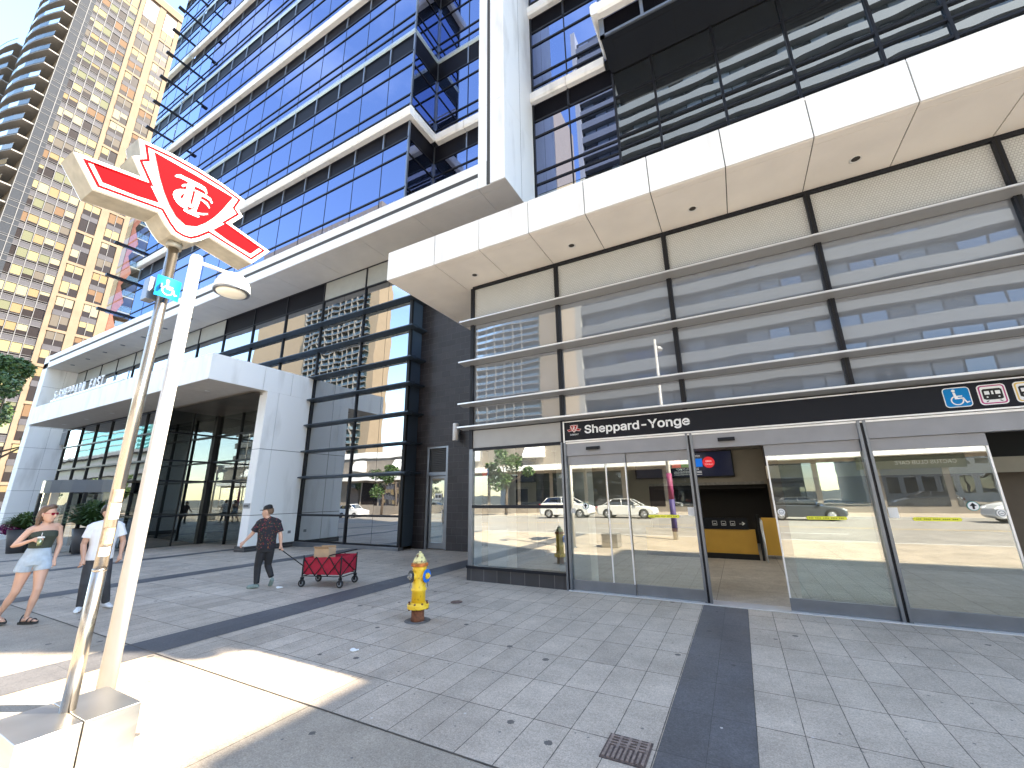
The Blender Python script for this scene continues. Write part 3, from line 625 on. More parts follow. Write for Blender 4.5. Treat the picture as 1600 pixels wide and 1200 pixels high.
bm=nb(); box(bm,-15.7,-10.22,LY-.16,LY+.1,-.1,.10); obj('sill',bm,midm,ot)
bm=nb(); box(bm,-10.34,-10.27,LY-.02,11.74,.1,11.38); 
for z in zf: box(bm,-10.27,-10.262,LY,11.74,z-.02,z+.02)
obj('corner_return',bm,mat('slate_blue_panel',(.07,.10,.14),.3,.4),ot)
bm=nb(); box(bm,-10.36,-10.24,LY-.07,LY+.03,.1,11.38); obj('corner_mullion',bm,blackp,ot)
cgp=mat('cool_grey_panel',(.30,.31,.30),.5,var=.05)
for b,a in zip(xsL,xsL[1:]):
    if a<-17.5 and b>-22: continue
    bxo('clerestory_panel',cgp,ot,a+.035,b-.035,LY-.02,LY+.03,10.47,11.36)
bm=nb(); box(bm,-23.7,-15.7,LY-.015,LY+.02,10.45,11.36)
obj('louvre',bm,louv,ot)
bm=nb(); box(bm,-44.4,-10.28,LY-.04,LY+.04,10.41,10.47); box(bm,-44.4,-10.28,LY-.04,LY+.04,11.36,11.41); obj('head_trim',bm,darkm,ot)
bm=nb(); box(bm,-44.4,-10.5,LY+.25,LY+.3,-1,11.38); obj('inner_wall',bm,mat('dim_interior',(.03,.03,.03),.8),ot)
# white frame
FF=9.44; ZS=11.42
fx=[-5.17,-6.2]+[-6.2-2.75*k for k in range(1,15)]+[-45.5]
prof=[(FF,ZS),(FF,ZS+.42),(FF+.06,ZS+.46),(FF+.06,ZS+.58),(FF+.02,ZS+.62),(FF+.02,ZS+.98),(FF+.5,ZS+1.0),(FF+.5,ZS)]
for i,(b,a) in enumerate(zip(fx,fx[1:])):
    if i==0: continue
    bm=nb(); prism(bm,prof,'X',a+.006,b-.006); obj('frame_beam_panel',bm,whitestone,ot)
bm=nb(); box(bm,-45.45,-5.2,FF+.03,9.9,ZS+.05,12.38); obj('frame_core',bm,gapm,ot)
for i,(b,a) in enumerate(zip(fx,fx[1:])):
    bm=nb()
    for y0,y1 in ((FF+.04,FF+.3),(FF+.308,LY-.02 if i>1 else 10.6)): box(bm,a+.006,b-.006,y0,y1,ZS-.004,ZS+.03)
    if i<=1: box(bm,a+.006,b-.006,10.608,11.77,ZS-.004,ZS+.03)
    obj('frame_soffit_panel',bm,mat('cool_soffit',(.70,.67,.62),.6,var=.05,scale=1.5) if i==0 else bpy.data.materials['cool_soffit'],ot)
for x in (-25.5,-28.3,-31.,-33.8,-36.5,-39.3,-42):
    bm=nb(); lathe(bm,[(.12,ZS-.006),(.12,ZS-.02),(.08,ZS-.02)],(x,10.1,0),16); obj('downlight',bm,midm,ot)
zs_=[ZS]+[12.4+2.325*k for k in range(1,22)]
px_=[(-5.17,FF),(-5.72,FF),(-5.74,FF+.05),(-5.86,FF+.05),(-5.88,FF+.02),(-6.2,FF+.02),(-6.2,FF+2.4),(-5.17,FF+2.4)]
for z0,z1 in zip(zs_,zs_[1:]):
    bm=nb(); prism(bm,px_,'Z',z0+.006,z1-.006); obj('frame_post_panel',bm,whitestone,ot)
    bm=nb(); box(bm,-5.172,-5.166,10.62,10.63,z0,z1); obj('panel_joint',bm,gapm,ot)
bm=nb(); box(bm,-6.15,-5.2,FF+.04,FF+2.38,ZS+.02,60); obj('frame_post_core',bm,gapm,ot)
zl_=[-1.2,-.1,1.0,2.5,4.0,5.5,7.0,8.5,10.0,ZS+1]
for z0,z1 in zip(zl_,zl_[1:]):
    bm=nb(); box(bm,-45.5,-44.5,FF,10.5,z0+.008,z1-.008); box(bm,-45.5,-44.5,10.512,12.0,z0+.008,z1-.008); obj('frame_leg_panel',bm,whitestone,ot)
bm=nb(); box(bm,-45.48,-44.52,FF+.02,11.98,-1.2,ZS+.98); obj('frame_leg_core',bm,gapm,ot)
# tower bands, louvres, mullion lines
for j,zb in enumerate(ZB):
    wb=(j%2==0)
    m_=white if wb else ledm; o_=.26 if wb else .05; h_=.46 if wb else .28
    def bandprof(y): return [(y-o_,zb-h_+.08),(y-o_+.05,zb-h_),(y,zb-h_),(y,zb),(y-o_+.06,zb),(y-o_,zb-.07)]
    bm=nb()
    for b,a in zip(t1[1:],t1[2:]): prism(bm,bandprof(9.88),'X',a+.008,b-.008)
    prism(bm,bandprof(9.88),'X',t1[1]+.008,-9.85+o_)
    prism(bm,bandprof(11.48),'X',-8.09,-6.2); prism(bm,bandprof(11.48),'X',-9.85+o_+.002,-8.11)
    prism(bm,[(-9.83+o_,zb-h_+.08),(-9.83+o_-.05,zb-h_),(-9.84,zb-h_),(-9.84,zb),(-9.83+o_-.06,zb),(-9.83+o_,zb-.07)],'Y',9.89,11.48-o_-.003)
    obj('floor_band',bm,m_,ot)
    bm=nb(); box(bm,t1[-1],-9.845,9.93,9.97,zb-1.27,zb-h_); box(bm,-9.86,-9.82,9.97,11.5,zb-1.27,zb-h_); box(bm,-9.82,-6.2,11.5,11.54,zb-1.27,zb-h_)
    for x in t1[1:]: box(bm,x-.035,x+.035,9.87,9.95,zb-1.3,zb-h_,1)
    box(bm,-9.87,-9.80,9.87,9.95,zb-4.65,zb-h_,1); box(bm,-8.13,-8.06,11.46,11.55,zb-1.3,zb-h_,1)
    box(bm,-9.87,-9.79,11.44,11.52,zb-4.65,zb-h_,1)
    obj('louvre',bm,[louv,midm],ot)
    for dz in (4.215,3.685,2.035,1.285):
        bm=nb(); z=zb-dz; w=.03
        box(bm,t1[-1],-9.83,9.865,9.93,z-w,z+w); box(bm,-9.865,-9.82,9.93,11.47,z-w,z+w); box(bm,-9.82,-6.2,11.465,11.52,z-w,z+w); obj('transom',bm,darkm,ot)
bm=nb()
for x in t1[1:]: box(bm,x-.013,x+.013,9.89,9.905,12.4,ZB[-1])
box(bm,-8.105,-8.075,11.48,11.505,12.4,ZB[-1]); obj('mullion_line',bm,darkm,ot)
bm=nb(); box(bm,-33.2,-9.9,9.99,30,12.0,63.5); box(bm,-9.92,-6.2,11.6,30,12.0,63.5); box(bm,-45.4,-5.3,12.45,30,-1.2,12); obj('tower_core',bm,mat('tower_core_dark',(.03,.035,.04),.6),ot)
# glass wing with projecting bars at the far end of the tower
bm=nb(); quad(bm,[(-33.25,8.75,13),(-33.25,9.88,13),(-33.25,9.88,60),(-33.25,8.75,60)]); obj('wing_glass',bm,railg,ot)
for k in range(20):
    z=13.2+2.325*k; bxo('wing_bar',darkm,ot,-33.45,-33.2,8.35,10.6 if k%2 else 10.1,z-.07,z+.07)
# portico
PX0,PX1,PY,PZ0,PZ1=-34.0,-15.71,7.09,5.80,6.75
bm=nb(); box(bm,PX0+.02,PX1-.02,PY+.02,LY-.1,PZ0+.02,PZ1-.02); obj('portico_core',bm,gapm,ot)
n=15; w=(PX1-PX0)/n
for i in range(n):
    bm=nb(); box(bm,PX0+i*w+.006,PX0+(i+1)*w-.006 if i<n-1 else PX1,PY,PY+.04,PZ0,PZ1); obj('portico_fascia_panel',bm,whitestone,ot)
for y0,y1 in ((PY+.04,9.0),(9.01,10.15),(10.16,LY-.05)):
    bm=nb(); box(bm,PX1-.04,PX1,y0,y1-.004,PZ0,PZ1); obj('portico_side_panel',bm,whitestone,ot)
bm=nb(); box(bm,PX0,PX1-.04,PY+.05,LY-.06,PZ1-.02,PZ1); obj('portico_roof',bm,whitestone,ot)
for i in range(8):
    a=PX0+i*(PX1-PX0-.04)/8; b=PX0+(i+1)*(PX1-PX0-.04)/8
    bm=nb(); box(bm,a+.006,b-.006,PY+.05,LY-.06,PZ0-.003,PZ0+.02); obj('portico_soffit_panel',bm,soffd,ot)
for x in (-17.6,-20,-23,-26,-29,-32):
    bm=nb(); lathe(bm,[(.09,PZ0-.004),(.09,PZ0-.016),(.05,PZ0-.016)],(x,8.0,0),16); obj('downlight',bm,signw,ot)
for z0,z1 in ((-.05,1.15),(1.17,3.55),(3.57,PZ0-.004)):
    bm=nb(); box(bm,-16.2,PX1,9.2,9.66,z0,z1); box(bm,-16.2,PX1,9.672,LY-.08,z0,z1); obj('pillar_panel',bm,whitestone,ot)
bm=nb(); box(bm,-16.18,PX1-.02,9.23,LY-.1,-.1,PZ0-.01); obj('pillar_core',bm,gapm,ot)
bm=nb(); box(bm,-16.26,PX1+.05,9.14,LY-.05,-.2,.10); obj('pillar_plinth',bm,slatep,ot)
bm=nb(); box(bm,-15.705,-15.69,10.75,10.87,.42,.52); obj('outlet_cover',bm,midm,ot)
pq=bxo('plaque',alumd,ot,-16.17,-15.77,9.17,9.198,1.40,1.58)
bm=nb()
for i in range(11): quad(bm,[(-16.12+i*.028,9.168,1.46),(-16.10+i*.028,9.168,1.46),(-16.10+i*.028,9.168,1.52),(-16.12+i*.028,9.168,1.52)])
obj('plaque_print',bm,blackp,pq)
# glass under the portico
P=Panes('lobby_pane'); GY=8.75; XR=-22.3; BY=10.9
gx=[XR,-24.2,-26.1,-28.0,-29.9,-31.8,-33.9]; gz=[-.5,1.05,2.55,3.45,4.7,5.78]
for b,a in zip(gx,gx[1:]):
    for z0,z1 in zip(gz,gz[1:]): P.add(ypane(a+.03,b-.03,z0,z1,GY,.002),wallg)
for y0,y1 in ((GY,9.8),(9.8,BY)):
    for z0,z1 in zip(gz,gz[1:]): P.add(xpane(y0+.03,y1-.03,z0,z1,XR,.001),lobbyg)
bx_=[-16.2,-18.2,-20.25,XR]
for b,a in zip(bx_,bx_[1:]):
    for z0,z1 in zip(gz,gz[1:]): P.add(ypane(a+.03,b-.03,z0,z1,BY,.001),lobbyg)
P.build(ot)
bm=nb()
for x in gx: box(bm,x-.03,x+.03,GY-.06,GY+.04,-.6,5.79)
for x in bx_[1:-1]: box(bm,x-.03,x+.03,BY-.06,BY+.04,-.6,5.79)
box(bm,XR-.04,XR+.03,9.77,9.83,-.6,5.79); box(bm,XR-.1,XR+.14,BY-.14,BY+.1,-.6,5.79)
obj('lobby_mullion',bm,blackp,ot)
bm=nb()
for z in gz[1:-1]+[5.74]:
    box(bm,gx[-1],XR,GY-.07,GY+.04,z-.035,z+.035); box(bm,XR-.035,XR+.05,GY+.04,BY-.15,z-.035,z+.035); box(bm,XR+.14,-16.2,BY-.09,BY+.04,z-.035,z+.035)
obj('lobby_transom',bm,darkm,ot)
bm=nb(); quad(bm,[(-34,15.5,-.6),(-16,15.5,-.2),(-16,15.5,5.7),(-34,15.5,5.7)]); quad(bm,[(-34,8.8,5.7),(-16,8.8,5.7),(-16,15.5,5.7),(-34,15.5,5.7)])
obj('lobby_interior',bm,mat('lobby_dark_wood',(.10,.085,.07),.5,var=.3,scale=1),ot)
bm=nb(); box(bm,-20.9,-20.1,12.3,13.0,-.4,5.6); box(bm,-25.9,-25.1,12.3,13.0,-.4,5.6); obj('lobby_column',bm,whitestone,ot)
# address letters on the portico
lx=-31.2; letm=mat('letter_white_metal',(.88,.88,.88),.4)
for ch in '5\u00b7SHEPPARD EAST':
    if ch==' ': lx+=.42; continue
    o_=text('address_letter',ch,.96,letm,ot,(lx,7.15,6.87),(1,0,0),(0,0,1),.02,sx=.68,bold=.004)
    wd=max(v.co.x for v in o_.data.vertices)-lx; lx+=wd+.15
bxo('letter_rail',alum,ot,-31.3,-22.9,7.09,7.21,6.78,6.86)
bm=nb(); 
for i in range(7): box(bm,-31.2+i*1.35,-31.16+i*1.35,7.3,7.34,6.75,7.3)
obj('letter_bracket',bm,midm,ot)
# curved entrance vestibule
bm=nb()
cx,cy,r=-26.3,9.6,3.1
A=[(cx+r*math.cos(R(a)),cy+r*math.sin(R(a))) for a in range(-130,-29,10)]
for (x0,y0),(x1,y1) in zip(A,A[1:]):
    f=quad(bm,[(x0,y0,2.1),(x1,y1,2.1),(x1,y1,2.62),(x0,y0,2.62)]); 
quad(bm,[(A[0][0],A[0][1],2.1),(A[0][0],8.7,2.1),(A[-1][0],8.7,2.1),(A[-1][0],A[-1][1],2.1)])
flat(bm,A+[(A[-1][0],8.7),(A[0][0],8.7)],lambda a,b:(a,b,2.62)); flat(bm,A+[(A[-1][0],8.7),(A[0][0],8.7)],lambda a,b:(a,b,2.1))
obj('vestibule_canopy',bm,mat('blue_grey_curved_fascia',(.10,.125,.16),.3,.5),ot)
bm=nb()
for i in (0,2,3,7,8,10): bxo('vestibule_post',blackp,ot,A[i][0]-.06,A[i][0]+.06,A[i][1]-.02,A[i][1]+.08,-.55,2.1)
bm=nb()
for (x0,y0),(x1,y1) in zip(A,A[1:]): quad(bm,[(x0,y0+.04,-.4),(x1,y1+.04,-.4),(x1,y1+.04,2.1),(x0,y0+.04,2.1)])
obj('vestibule_glass',bm,lobbyg,ot)
# ------------------------------------------------------------------ corner tower above the subway entrance
ct=thing('corner_tower','dark blue glass tower with a projecting louvred box above the subway entrance canopy','office tower',(2,16,0))
RY=11.77; rx=[-5.17,-3.68,-2.0,-.67,1.2,3.0,4.82,6.15,8.4]
P=Panes('tower_pane')
rows2=((12.4,12.95),(12.98,13.42),(13.45,15.15),(15.18,16.25))
for a,b in zip(rx,rx[1:]):
    if b<=-1.9:
        for zb in ZB[:6]:
            for z0,z1 in rows(zb): P.add(ypane(a+.015,b-.015,z0+.01,z1-.01,RY,.0012),towerg)
        P.add(ypane(a+.015,b-.015,7.7,12.38,RY,.001),smokg)
    else:
        for z0,z1 in rows2: P.add(ypane(a+.02,b-.02,z0,z1,RY,.0015),smokg)
        P.add(ypane(a+.02,b-.02,7.7,12.38,RY,.001),smokg)
for zb in ZB[1:6]:
    for z0,z1 in rows(zb):
        for a,b in zip(rx[2:],rx[3:]): P.add(ypane(a+.02,b-.02,z0,z1,10.38,.001),towerg)
P.build(ct)
for zb in ZB[:8]:
    bm=nb(); prism(bm,[(RY-.26,zb-.38),(RY-.2,zb-.46),(RY-.02,zb-.46),(RY-.02,zb),(RY-.2,zb),(RY-.26,zb-.07)],'X',-5.16,-3.69); prism(bm,[(RY-.26,zb-.38),(RY-.2,zb-.46),(RY-.02,zb-.46),(RY-.02,zb),(RY-.2,zb),(RY-.26,zb-.07)],'X',-3.67,-2.22)
    obj('floor_band',bm,white,ct)
    bm=nb(); box(bm,-5.16,-2.0,RY+.02,RY+.05,zb-1.27,zb-.46); 
    for i in range(12): box(bm,-5.16,-2.0,RY,RY+.02,zb-1.25+i*.065,zb-1.22+i*.065)
    obj('louvre',bm,louv,ct)
    bm=nb(); box(bm,-3.72,-3.64,RY-.04,RY+.02,zb-1.3,zb-.46)
    for dz in (4.215,3.685,2.035,1.285): box(bm,-5.16,-2.0,RY-.04,RY+.02,zb-dz-.035,zb-dz+.035)
    obj('transom',bm,darkm,ct)
for z in (12.4,12.965,13.435,15.165):
    bxo('transom',darkm,ct,-2.0,8.4,RY-.06,RY+.03,z-.035,z+.035)
for x in rx[2:-1]:
    bm=nb(); box(bm,x-.035,x+.035,RY-.07,RY+.03,7.7,16.28); obj('mullion',bm,darkm,ct)
bm=nb(); box(bm,-3.70,-3.66,RY-.03,RY+.02,7.7,40); box(bm,-5.18,-5.10,RY-.05,RY+.05,7.7,40); obj('mullion',bm,darkm,ct)
bm=nb(); box(bm,-2.02,8.38,10.42,RY-.04,16.28,16.34); 
obj('box_soffit',bm,mat('dark_soffit_metal',(.018,.021,.028),.5,.1,.25),ct)
bm=nb()
for x in (-1.7,.2,2.1): box(bm,x,x+.012,10.5,RY-.1,16.274,16.281)
box(bm,-1.7,8,10.62,10.63,16.274,16.281); obj('soffit_joint',bm,blackp,ct)
zb=17.6
bm=nb()
prism(bm,[(10.12,zb-.40),(10.18,zb-.50),(10.38,zb-.50),(10.38,zb),(10.18,zb),(10.12,zb-.07)],'X',-2.0,-.68); prism(bm,[(10.12,zb-.40),(10.18,zb-.50),(10.38,zb-.50),(10.38,zb),(10.18,zb),(10.12,zb-.07)],'X',-.66,8.4)
prism(bm,[(-2.24,zb-.40),(-2.18,zb-.50),(-2.0,zb-.50),(-2.0,zb),(-2.18,zb),(-2.24,zb-.07)],'Y',10.125,RY)
obj('box_band',bm,white,ct)
bm=nb(); box(bm,-1.98,8.38,10.42,10.5,16.34,17.1); box(bm,-2.02,-1.98,10.42,RY,16.34,40)
for i in range(11): prism(bm,[(10.40,16.42+i*.058),(10.40,16.43+i*.058),(10.42,16.45+i*.058),(10.42,16.44+i*.058)],'X',-1.9,8.3)
obj('box_louvre',bm,louv,ct)
bm=nb(); box(bm,-2.04,-1.88,10.36,10.44,16.28,17.1); box(bm,-2.04,8.4,10.36,10.44,16.28,16.37)
for x in (-.67,1.2,3.0,4.82,6.15): box(bm,x-.05,x+.05,10.36,10.44,16.37,17.1)
obj('box_frame',bm,midm,ct)
bm=nb(); box(bm,-5.16,8.38,RY+.06,30,7.66,120); box(bm,-1.97,8.38,10.52,RY+.06,17.0,120); box(bm,-5.2,8.38,17.6,30,0,7.66); obj('tower_core',bm,bpy.data.materials['tower_core_dark'],ct)
# unseen block, placed and sized so its shadow ends the sunlit patch
ob=thing('unseen_shadow_block','unseen plain block added beyond the corner tower for its shadow on the paving','building',(26,20,0))
bm=nb(); box(bm,16.8,36,12.3,30,-.2,25); obj('wall',bm,soffm,ob)
P=Panes('window')
for i in range(9):
    for k in range(6): P.add([(17.6+i*2,12.29,1.2+k*4),(19+i*2,12.29,1.2+k*4),(19+i*2,12.29,3.6+k*4),(17.6+i*2,12.29,3.6+k*4)],wallg)
P.build(ob)
# ------------------------------------------------------------------ apartment tower beyond the portico
BX=-89.0; FH=2.85
bt=thing('apartment_tower','tall beige apartment tower with yellow blinds and curved balconies behind the portico','apartment tower',(-100,17,-1.05))
beige=mat('beige_precast',(.185,.138,.098),.8,var=.10,scale=.5); bluep=mat('shade_blue_end_panel',(.030,.034,.042),.6,var=.1); greyp=mat('grey_spandrel',(.066,.064,.072),.6,var=.08,scale=.6); mullw=mat('window_frame_white',(.15,.148,.15),.5)  # end panel: blank grey with the column's bluish shade put into its colour
zigm=mat('red_brick_zigzag',(.20,.075,.055),.8,var=.15); slabm=mat('balcony_slab_concrete',(.26,.24,.22),.8,var=.08)
blinds=[mat('blind_yellow',(.20,.172,.095),.7),mat('blind_cream',(.20,.182,.125),.7),mat('blind_orange',(.12,.075,.045),.7),mat('blind_ochre',(.17,.125,.068),.7),mat('curtain_grey',(.09,.078,.065),.7),mat('blind_pale_green',(.11,.112,.07),.7)]
wdark=mat('apartment_window_glass',(.022,.018,.018),.25,0,.12)
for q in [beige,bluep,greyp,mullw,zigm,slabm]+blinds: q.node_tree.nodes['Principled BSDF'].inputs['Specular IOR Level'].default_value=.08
bm=nb(); box(bm,-118,BX-.12,10.2,24.4,-2,98); obj('tower_body',bm,beige,bt)
bm=nb()
box(bm,BX-.12,BX+.15,17.05,17.6,-2,98.2); box(bm,BX-.12,BX+.05,19.75,20.75,-2,98); box(bm,BX-.12,BX+.05,22.75,24.4,-2,98)
NF=34
for k in range(0,NF,2):
    z=-1.5+k*FH; box(bm,BX-.12,BX+.04,17.6,22.75,z-.22,z+.22)
box(bm,BX-.14,BX+.25,9.9,24.5,97.2,98.9); obj('precast_frame',bm,beige,bt)
bm=nb()
for y0,y1 in ((17.7,19.7),(20.85,22.7)): box(bm,BX-.1,BX+.0,y0,y1,92.2,96.6)
obj('vent_grille',bm,mat('vent_grille_grey',(.30,.24,.25),.7,var=.1,scale=5),bt)
bm=nb(); bg2=nb(); P=Panes('window')
for k in range(NF-1):
    z=-1.5+k*FH
    if z>93: continue
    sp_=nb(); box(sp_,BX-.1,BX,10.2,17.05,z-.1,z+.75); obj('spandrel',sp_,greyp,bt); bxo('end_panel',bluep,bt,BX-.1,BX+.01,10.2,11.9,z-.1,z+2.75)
    box(bg2,BX,BX+.05,10.2,17.05,z+.73,z+.79); box(bg2,BX,BX+.05,10.2,17.05,z+2.70,z+2.76); box(bg2,BX,BX+.05,10.2,17.05,z+1.05,z+1.09)
    ys=[10.2+1.14*i for i in range(7)]
    row=random.choice([0,1,0,3,5,1,0,1])
    for i,(a,b) in enumerate(zip(ys,ys[1:])):
        if i==0: continue
        bl=random.choice([row,row,row,0,1,0,3,4,5,2]); f=random.choice([0,.35,.6,.75,.8,.85,.9,1.0]); zt=z+2.7; zm=zt-f*1.65
        ex=[]
        if f>0: ex=[([(BX-.03,a+.08,zm),(BX-.03,b-.06,zm),(BX-.03,b-.06,zt),(BX-.03,a+.08,zt)],blinds[bl])]
        P.add([(BX-.05,a+.03,z+.78),(BX-.05,b-.03,z+.78),(BX-.05,b-.03,zt),(BX-.05,a+.03,zt)],wdark,ex)
    for (c0,c1) in ((17.72,19.68),(20.83,22.68)):
        if k%2==0: z0,z1=z+.25,z+2.45
        else: z0,z1=z+.45,z+2.6
        sp_=nb(); box(sp_,BX-.1,BX-.02,c0,c1,(z+2.45 if k%2==0 else z-.1),(z+2.75 if k%2==0 else z+.45)); obj('window_spandrel',sp_,greyp,bt)
        m=(c0+c1)/2; box(bg2,BX-.02,BX+.03,m-.035,m+.035,z0,z1+.2)
        bl=random.choice([0,0,1,3,4,2]); 
        for a,b in ((c0,m),(m,c1)):
            f=random.choice([0,.5,.7,.8,1.0,.7]); zm=z1-f*(z1-z0-.4); ex=[]
            if f>0: ex=[([(BX-.05,a+.06,zm),(BX-.05,b-.06,zm),(BX-.05,b-.06,z1),(BX-.05,a+.06,z1)],blinds[bl])]
            P.add([(BX-.07,a+.03,z0),(BX-.07,b-.03,z0),(BX-.07,b-.03,z1),(BX-.07,a+.03,z1)],wdark,ex)
for i in range(7):
    y=10.2+1.14*i; box(bg2,BX,BX+.06,y-.04,y+.04,-1.5,97)
P.build(bt)
bm.free(); obj('window_grid',bg2,mullw,bt)
bm=nb(); pts=[]
for k in range(NF//2+1):
    z=-1.5+k*2*FH-1; pts+= [(24.4,z),(25.3,z+FH)]
poly=[(24.0,-2)]+[(24.0,96)]+[(y,z) for y,z in reversed(pts) if z<96]
prism(bm,poly,'X',BX-.6,BX+.12); obj('zigzag_brick',bm,zigm,bt)
bm=nb(); box(bm,-118,-92.5,24.4,34,-2,90); obj('recess_wall',bm,mat('recess_brown',(.16,.12,.10),.7),bt)
def balcony(poly,z,edge=None):
    bm=nb(); prism(bm,poly,'Z',z,z+.22); o=obj('balcony_slab',bm,slabm,bt)
    bm=nb(); E_=edge or poly
    for p,q in zip(E_,E_[1:]): quad(bm,[(*p,z+.30),(*q,z+.30),(*q,z+1.25),(*p,z+1.25)])
    obj('railing_glass',bm,railg,o)
    bm=nb()
    for p,q in zip(E_,E_[1:]): tube(bm,(*p,z+1.27),(*q,z+1.27),.035,seg=6)
    obj('railing_bar',bm,mullw,o)
for k in range(2,NF-2):
    z=-1.5+k*FH
    balcony([(-92.5,24.8),(-88.9,24.8),(-88.9,30.5),(-92.5,31)],z,[(-88.95,24.9),(-88.95,30.4)])
    arc=[(-89.1,8.95)]+[(-89.1-13.5*t,8.95-2.0*math.sin(math.pi*min(1,t*1.02))*.55-1.15*t) for t in (.15,.3,.45,.6,.75,.9,1.0)]
    balcony([(-89.1,10.2)]+arc+[(-102.6,10.2)],z,arc)
    if k<30:
        arc=[(-103.4,6.9),(-106,6.2),(-109,5.7),(-113,5.6),(-117,6.2)]
        balcony([(-103.4,10.2)]+arc+[(-117,10.2)],z,arc)
bm=nb(); box(bm,-118,-96,9.6,10.2,-2,95); obj('balcony_wall',bm,mat('balcony_back_wall',(.34,.27,.22),.7,var=.1),bt)
# ------------------------------------------------------------------ buildings across the street (seen in the glass)
gb=thing('grey_slab_block','grey slab block with long balcony bands across the street, reflected in the pavilion glass','building',(20,-45,0))
conb=mat('band_concrete',(.17,.175,.18),.7,var=.06,scale=.3); gwin=mirror_glass('grey_block_glass',(.7,.74,.82),(.03,.036,.045),.15)
gpale=mat('pale_pane',(.22,.24,.28),.4); gpale2=mat('grey_curtain_pane',(.13,.135,.15),.5)
bm=nb(); box(bm,-15.8,60,-60,-34.25,0,84); obj('wall',bm,mat('grey_block_wall',(.035,.045,.05),.7),gb)
bm=nb(); box(bm,-16.6,-15.8,-60,-33.2,0,86); obj('end_wall',bm,mat('pale_end_wall',(.40,.38,.34),.7),gb)
P=Panes('window')
for k in range(27):
    z=4.5+k*2.93
    for i in range(36):
        x=-15.4+i*2.05; P.add([(x,-34.2,z+.3),(x+1.85,-34.2,z+.3),(x+1.85,-34.2,z+2.7),(x,-34.2,z+2.7)],random.choice([gwin,gpale,gpale2,gwin,gpale]))
P.build(gb,90)
for k in range(27):
    z=4.5+k*2.93; bm=nb(); box(bm,-15.8,60,-34.24,-33.3,z-.12,z+.12); box(bm,-15.8,60,-33.5,-33.3,z+.12,z+1.15); obj('balcony_band',bm,conb,gb)
def balcony_tower(name,label,x0,x1,xb0,xb1,y,z1,wall,dep):
    t=thing(name,label,'building',((x0+x1)/2,y-8,0)); bm=nb(); box(bm,x0,x1,y-dep,y-.01,0,z1); obj('wall',bm,wall,t)
    bm=nb(); box(bm,xb0,xb1,y-.0,y+.02,3,z1-3); obj('flat_recess',bm,mat('green_grey_recess',(.05,.075,.07),.5),t)
    for k in range(int((z1-4)/2.9)):
        z=3.5+k*2.9
        bm=nb(); box(bm,xb0,xb1,y+.02,y+1.6,z,z+.22)
        for i in range(int((xb1-xb0)/4)): box(bm,xb0+i*4,xb0+i*4+.25,y+.02,y+1.6,z+.22,z+2.9)
        o=obj('balcony',bm,slabm,t)
        bm=nb(); quad(bm,[(xb0,y+1.55,z+.2),(xb1,y+1.55,z+.2),(xb1,y+1.55,z+1.2),(xb0,y+1.55,z+1.2)]); obj('railing_glass',bm,railg,o)
    return t
bw=mat('sunny_beige_wall',(.30,.23,.155),.8,var=.05,scale=.3)
balcony_tower('beige_balcony_tower','beige tower with green glass balconies across the street, reflected beside the grey slab block',-93,-52.6,-91.3,-60.3,-120,185,bw,28)
balcony_tower('beige_corner_tower','beige tower with stacked balconies across the street, reflected left of the slate wall',-228,-133.5,-182.5,-138.4,-100,140,bw,8)
tw=bpy.data.objects['beige_corner_tower']
tb=thing('terraced_block','long low building with white ribbon bands far down the road','building',(-160,-35,-1))
bm=nb(); box(bm,-215,-95,-48,-30,-1.2,13); obj('wall',bm,mat('terrace_glass_wall',(.10,.10,.09),.4),tb)
for z,h in ((4.6,1.2),(7.6,1.3),(10.6,1.1),(13,.8)):
    bm=nb(); prism(bm,[(-30,z),(-28.4,z+.1),(-28.4,z+h),(-30,z+h)],'X',-214,-96); obj('ribbon_band',bm,conb,tb)
tt=thing('teal_glass_tower','teal glass tower far down the road behind the low white banded building','building',(-250,-70,-1))
bm=nb(); box(bm,-290,-225,-80,-62,-1.2,44); obj('wall',bm,mirror_glass('teal_glass',(.5,.8,.8),(.05,.16,.17),.25),tt)
for k in range(14):
    bm=nb(); box(bm,-290,-225,-62,-61.6,1.5+k*3,2.1+k*3); obj('floor_band',bm,mat('teal_band',(.20,.30,.30),.5) if 'teal_band' not in bpy.data.materials else bpy.data.materials['teal_band'],tt)
# podium with shops across the street
po=thing('shop_podium','low dark shopfront podium with a white canopy beam and awnings across the street','shop building',(-5,-30,0))
bm=nb(); box(bm,-60,50,-35.3,-27,-1,8.8); obj('wall',bm,mat('podium_wall',(.24,.21,.18),.6,var=.2,scale=.5),po)
bm=nb(); box(bm,-60,50,-27,-25.6,4.3,4.9); box(bm,-60,50,-27,-26.8,7.9,8.9); obj('canopy_beam',bm,white,po)
P=Panes('shop_window')
for i in range(27):
    x=-58+i*4; P.add([(x,-26.98,.5),(x+3.6,-26.98,.5),(x+3.6,-26.98,4.0),(x,-26.98,4.0)],random.choice([wallg,gwin,wdark]))
P.build(po)
for i in range(12):
    x=-56+i*8.7; bm=nb(); prism(bm,[(-26.95,7.4),(-25.9,6.0),(-25.9,5.8),(-26.95,5.8)],'X',x,x+2.4); obj('awning',bm,white,po)
bm=nb(); box(bm,8.6,15,-26.97,-26.85,3.3,4.28); obj('sign_board',bm,mat('dark_olive_board',(.07,.08,.06),.5),po)
# lettering faces the street, so it reads reversed in the door glass
text('shop_sign','CACTUS CLUB CAFE',.52,texw,po,(14.5,-26.8,3.62),(-1,0,0),(0,0,1),.01,sx=.98)
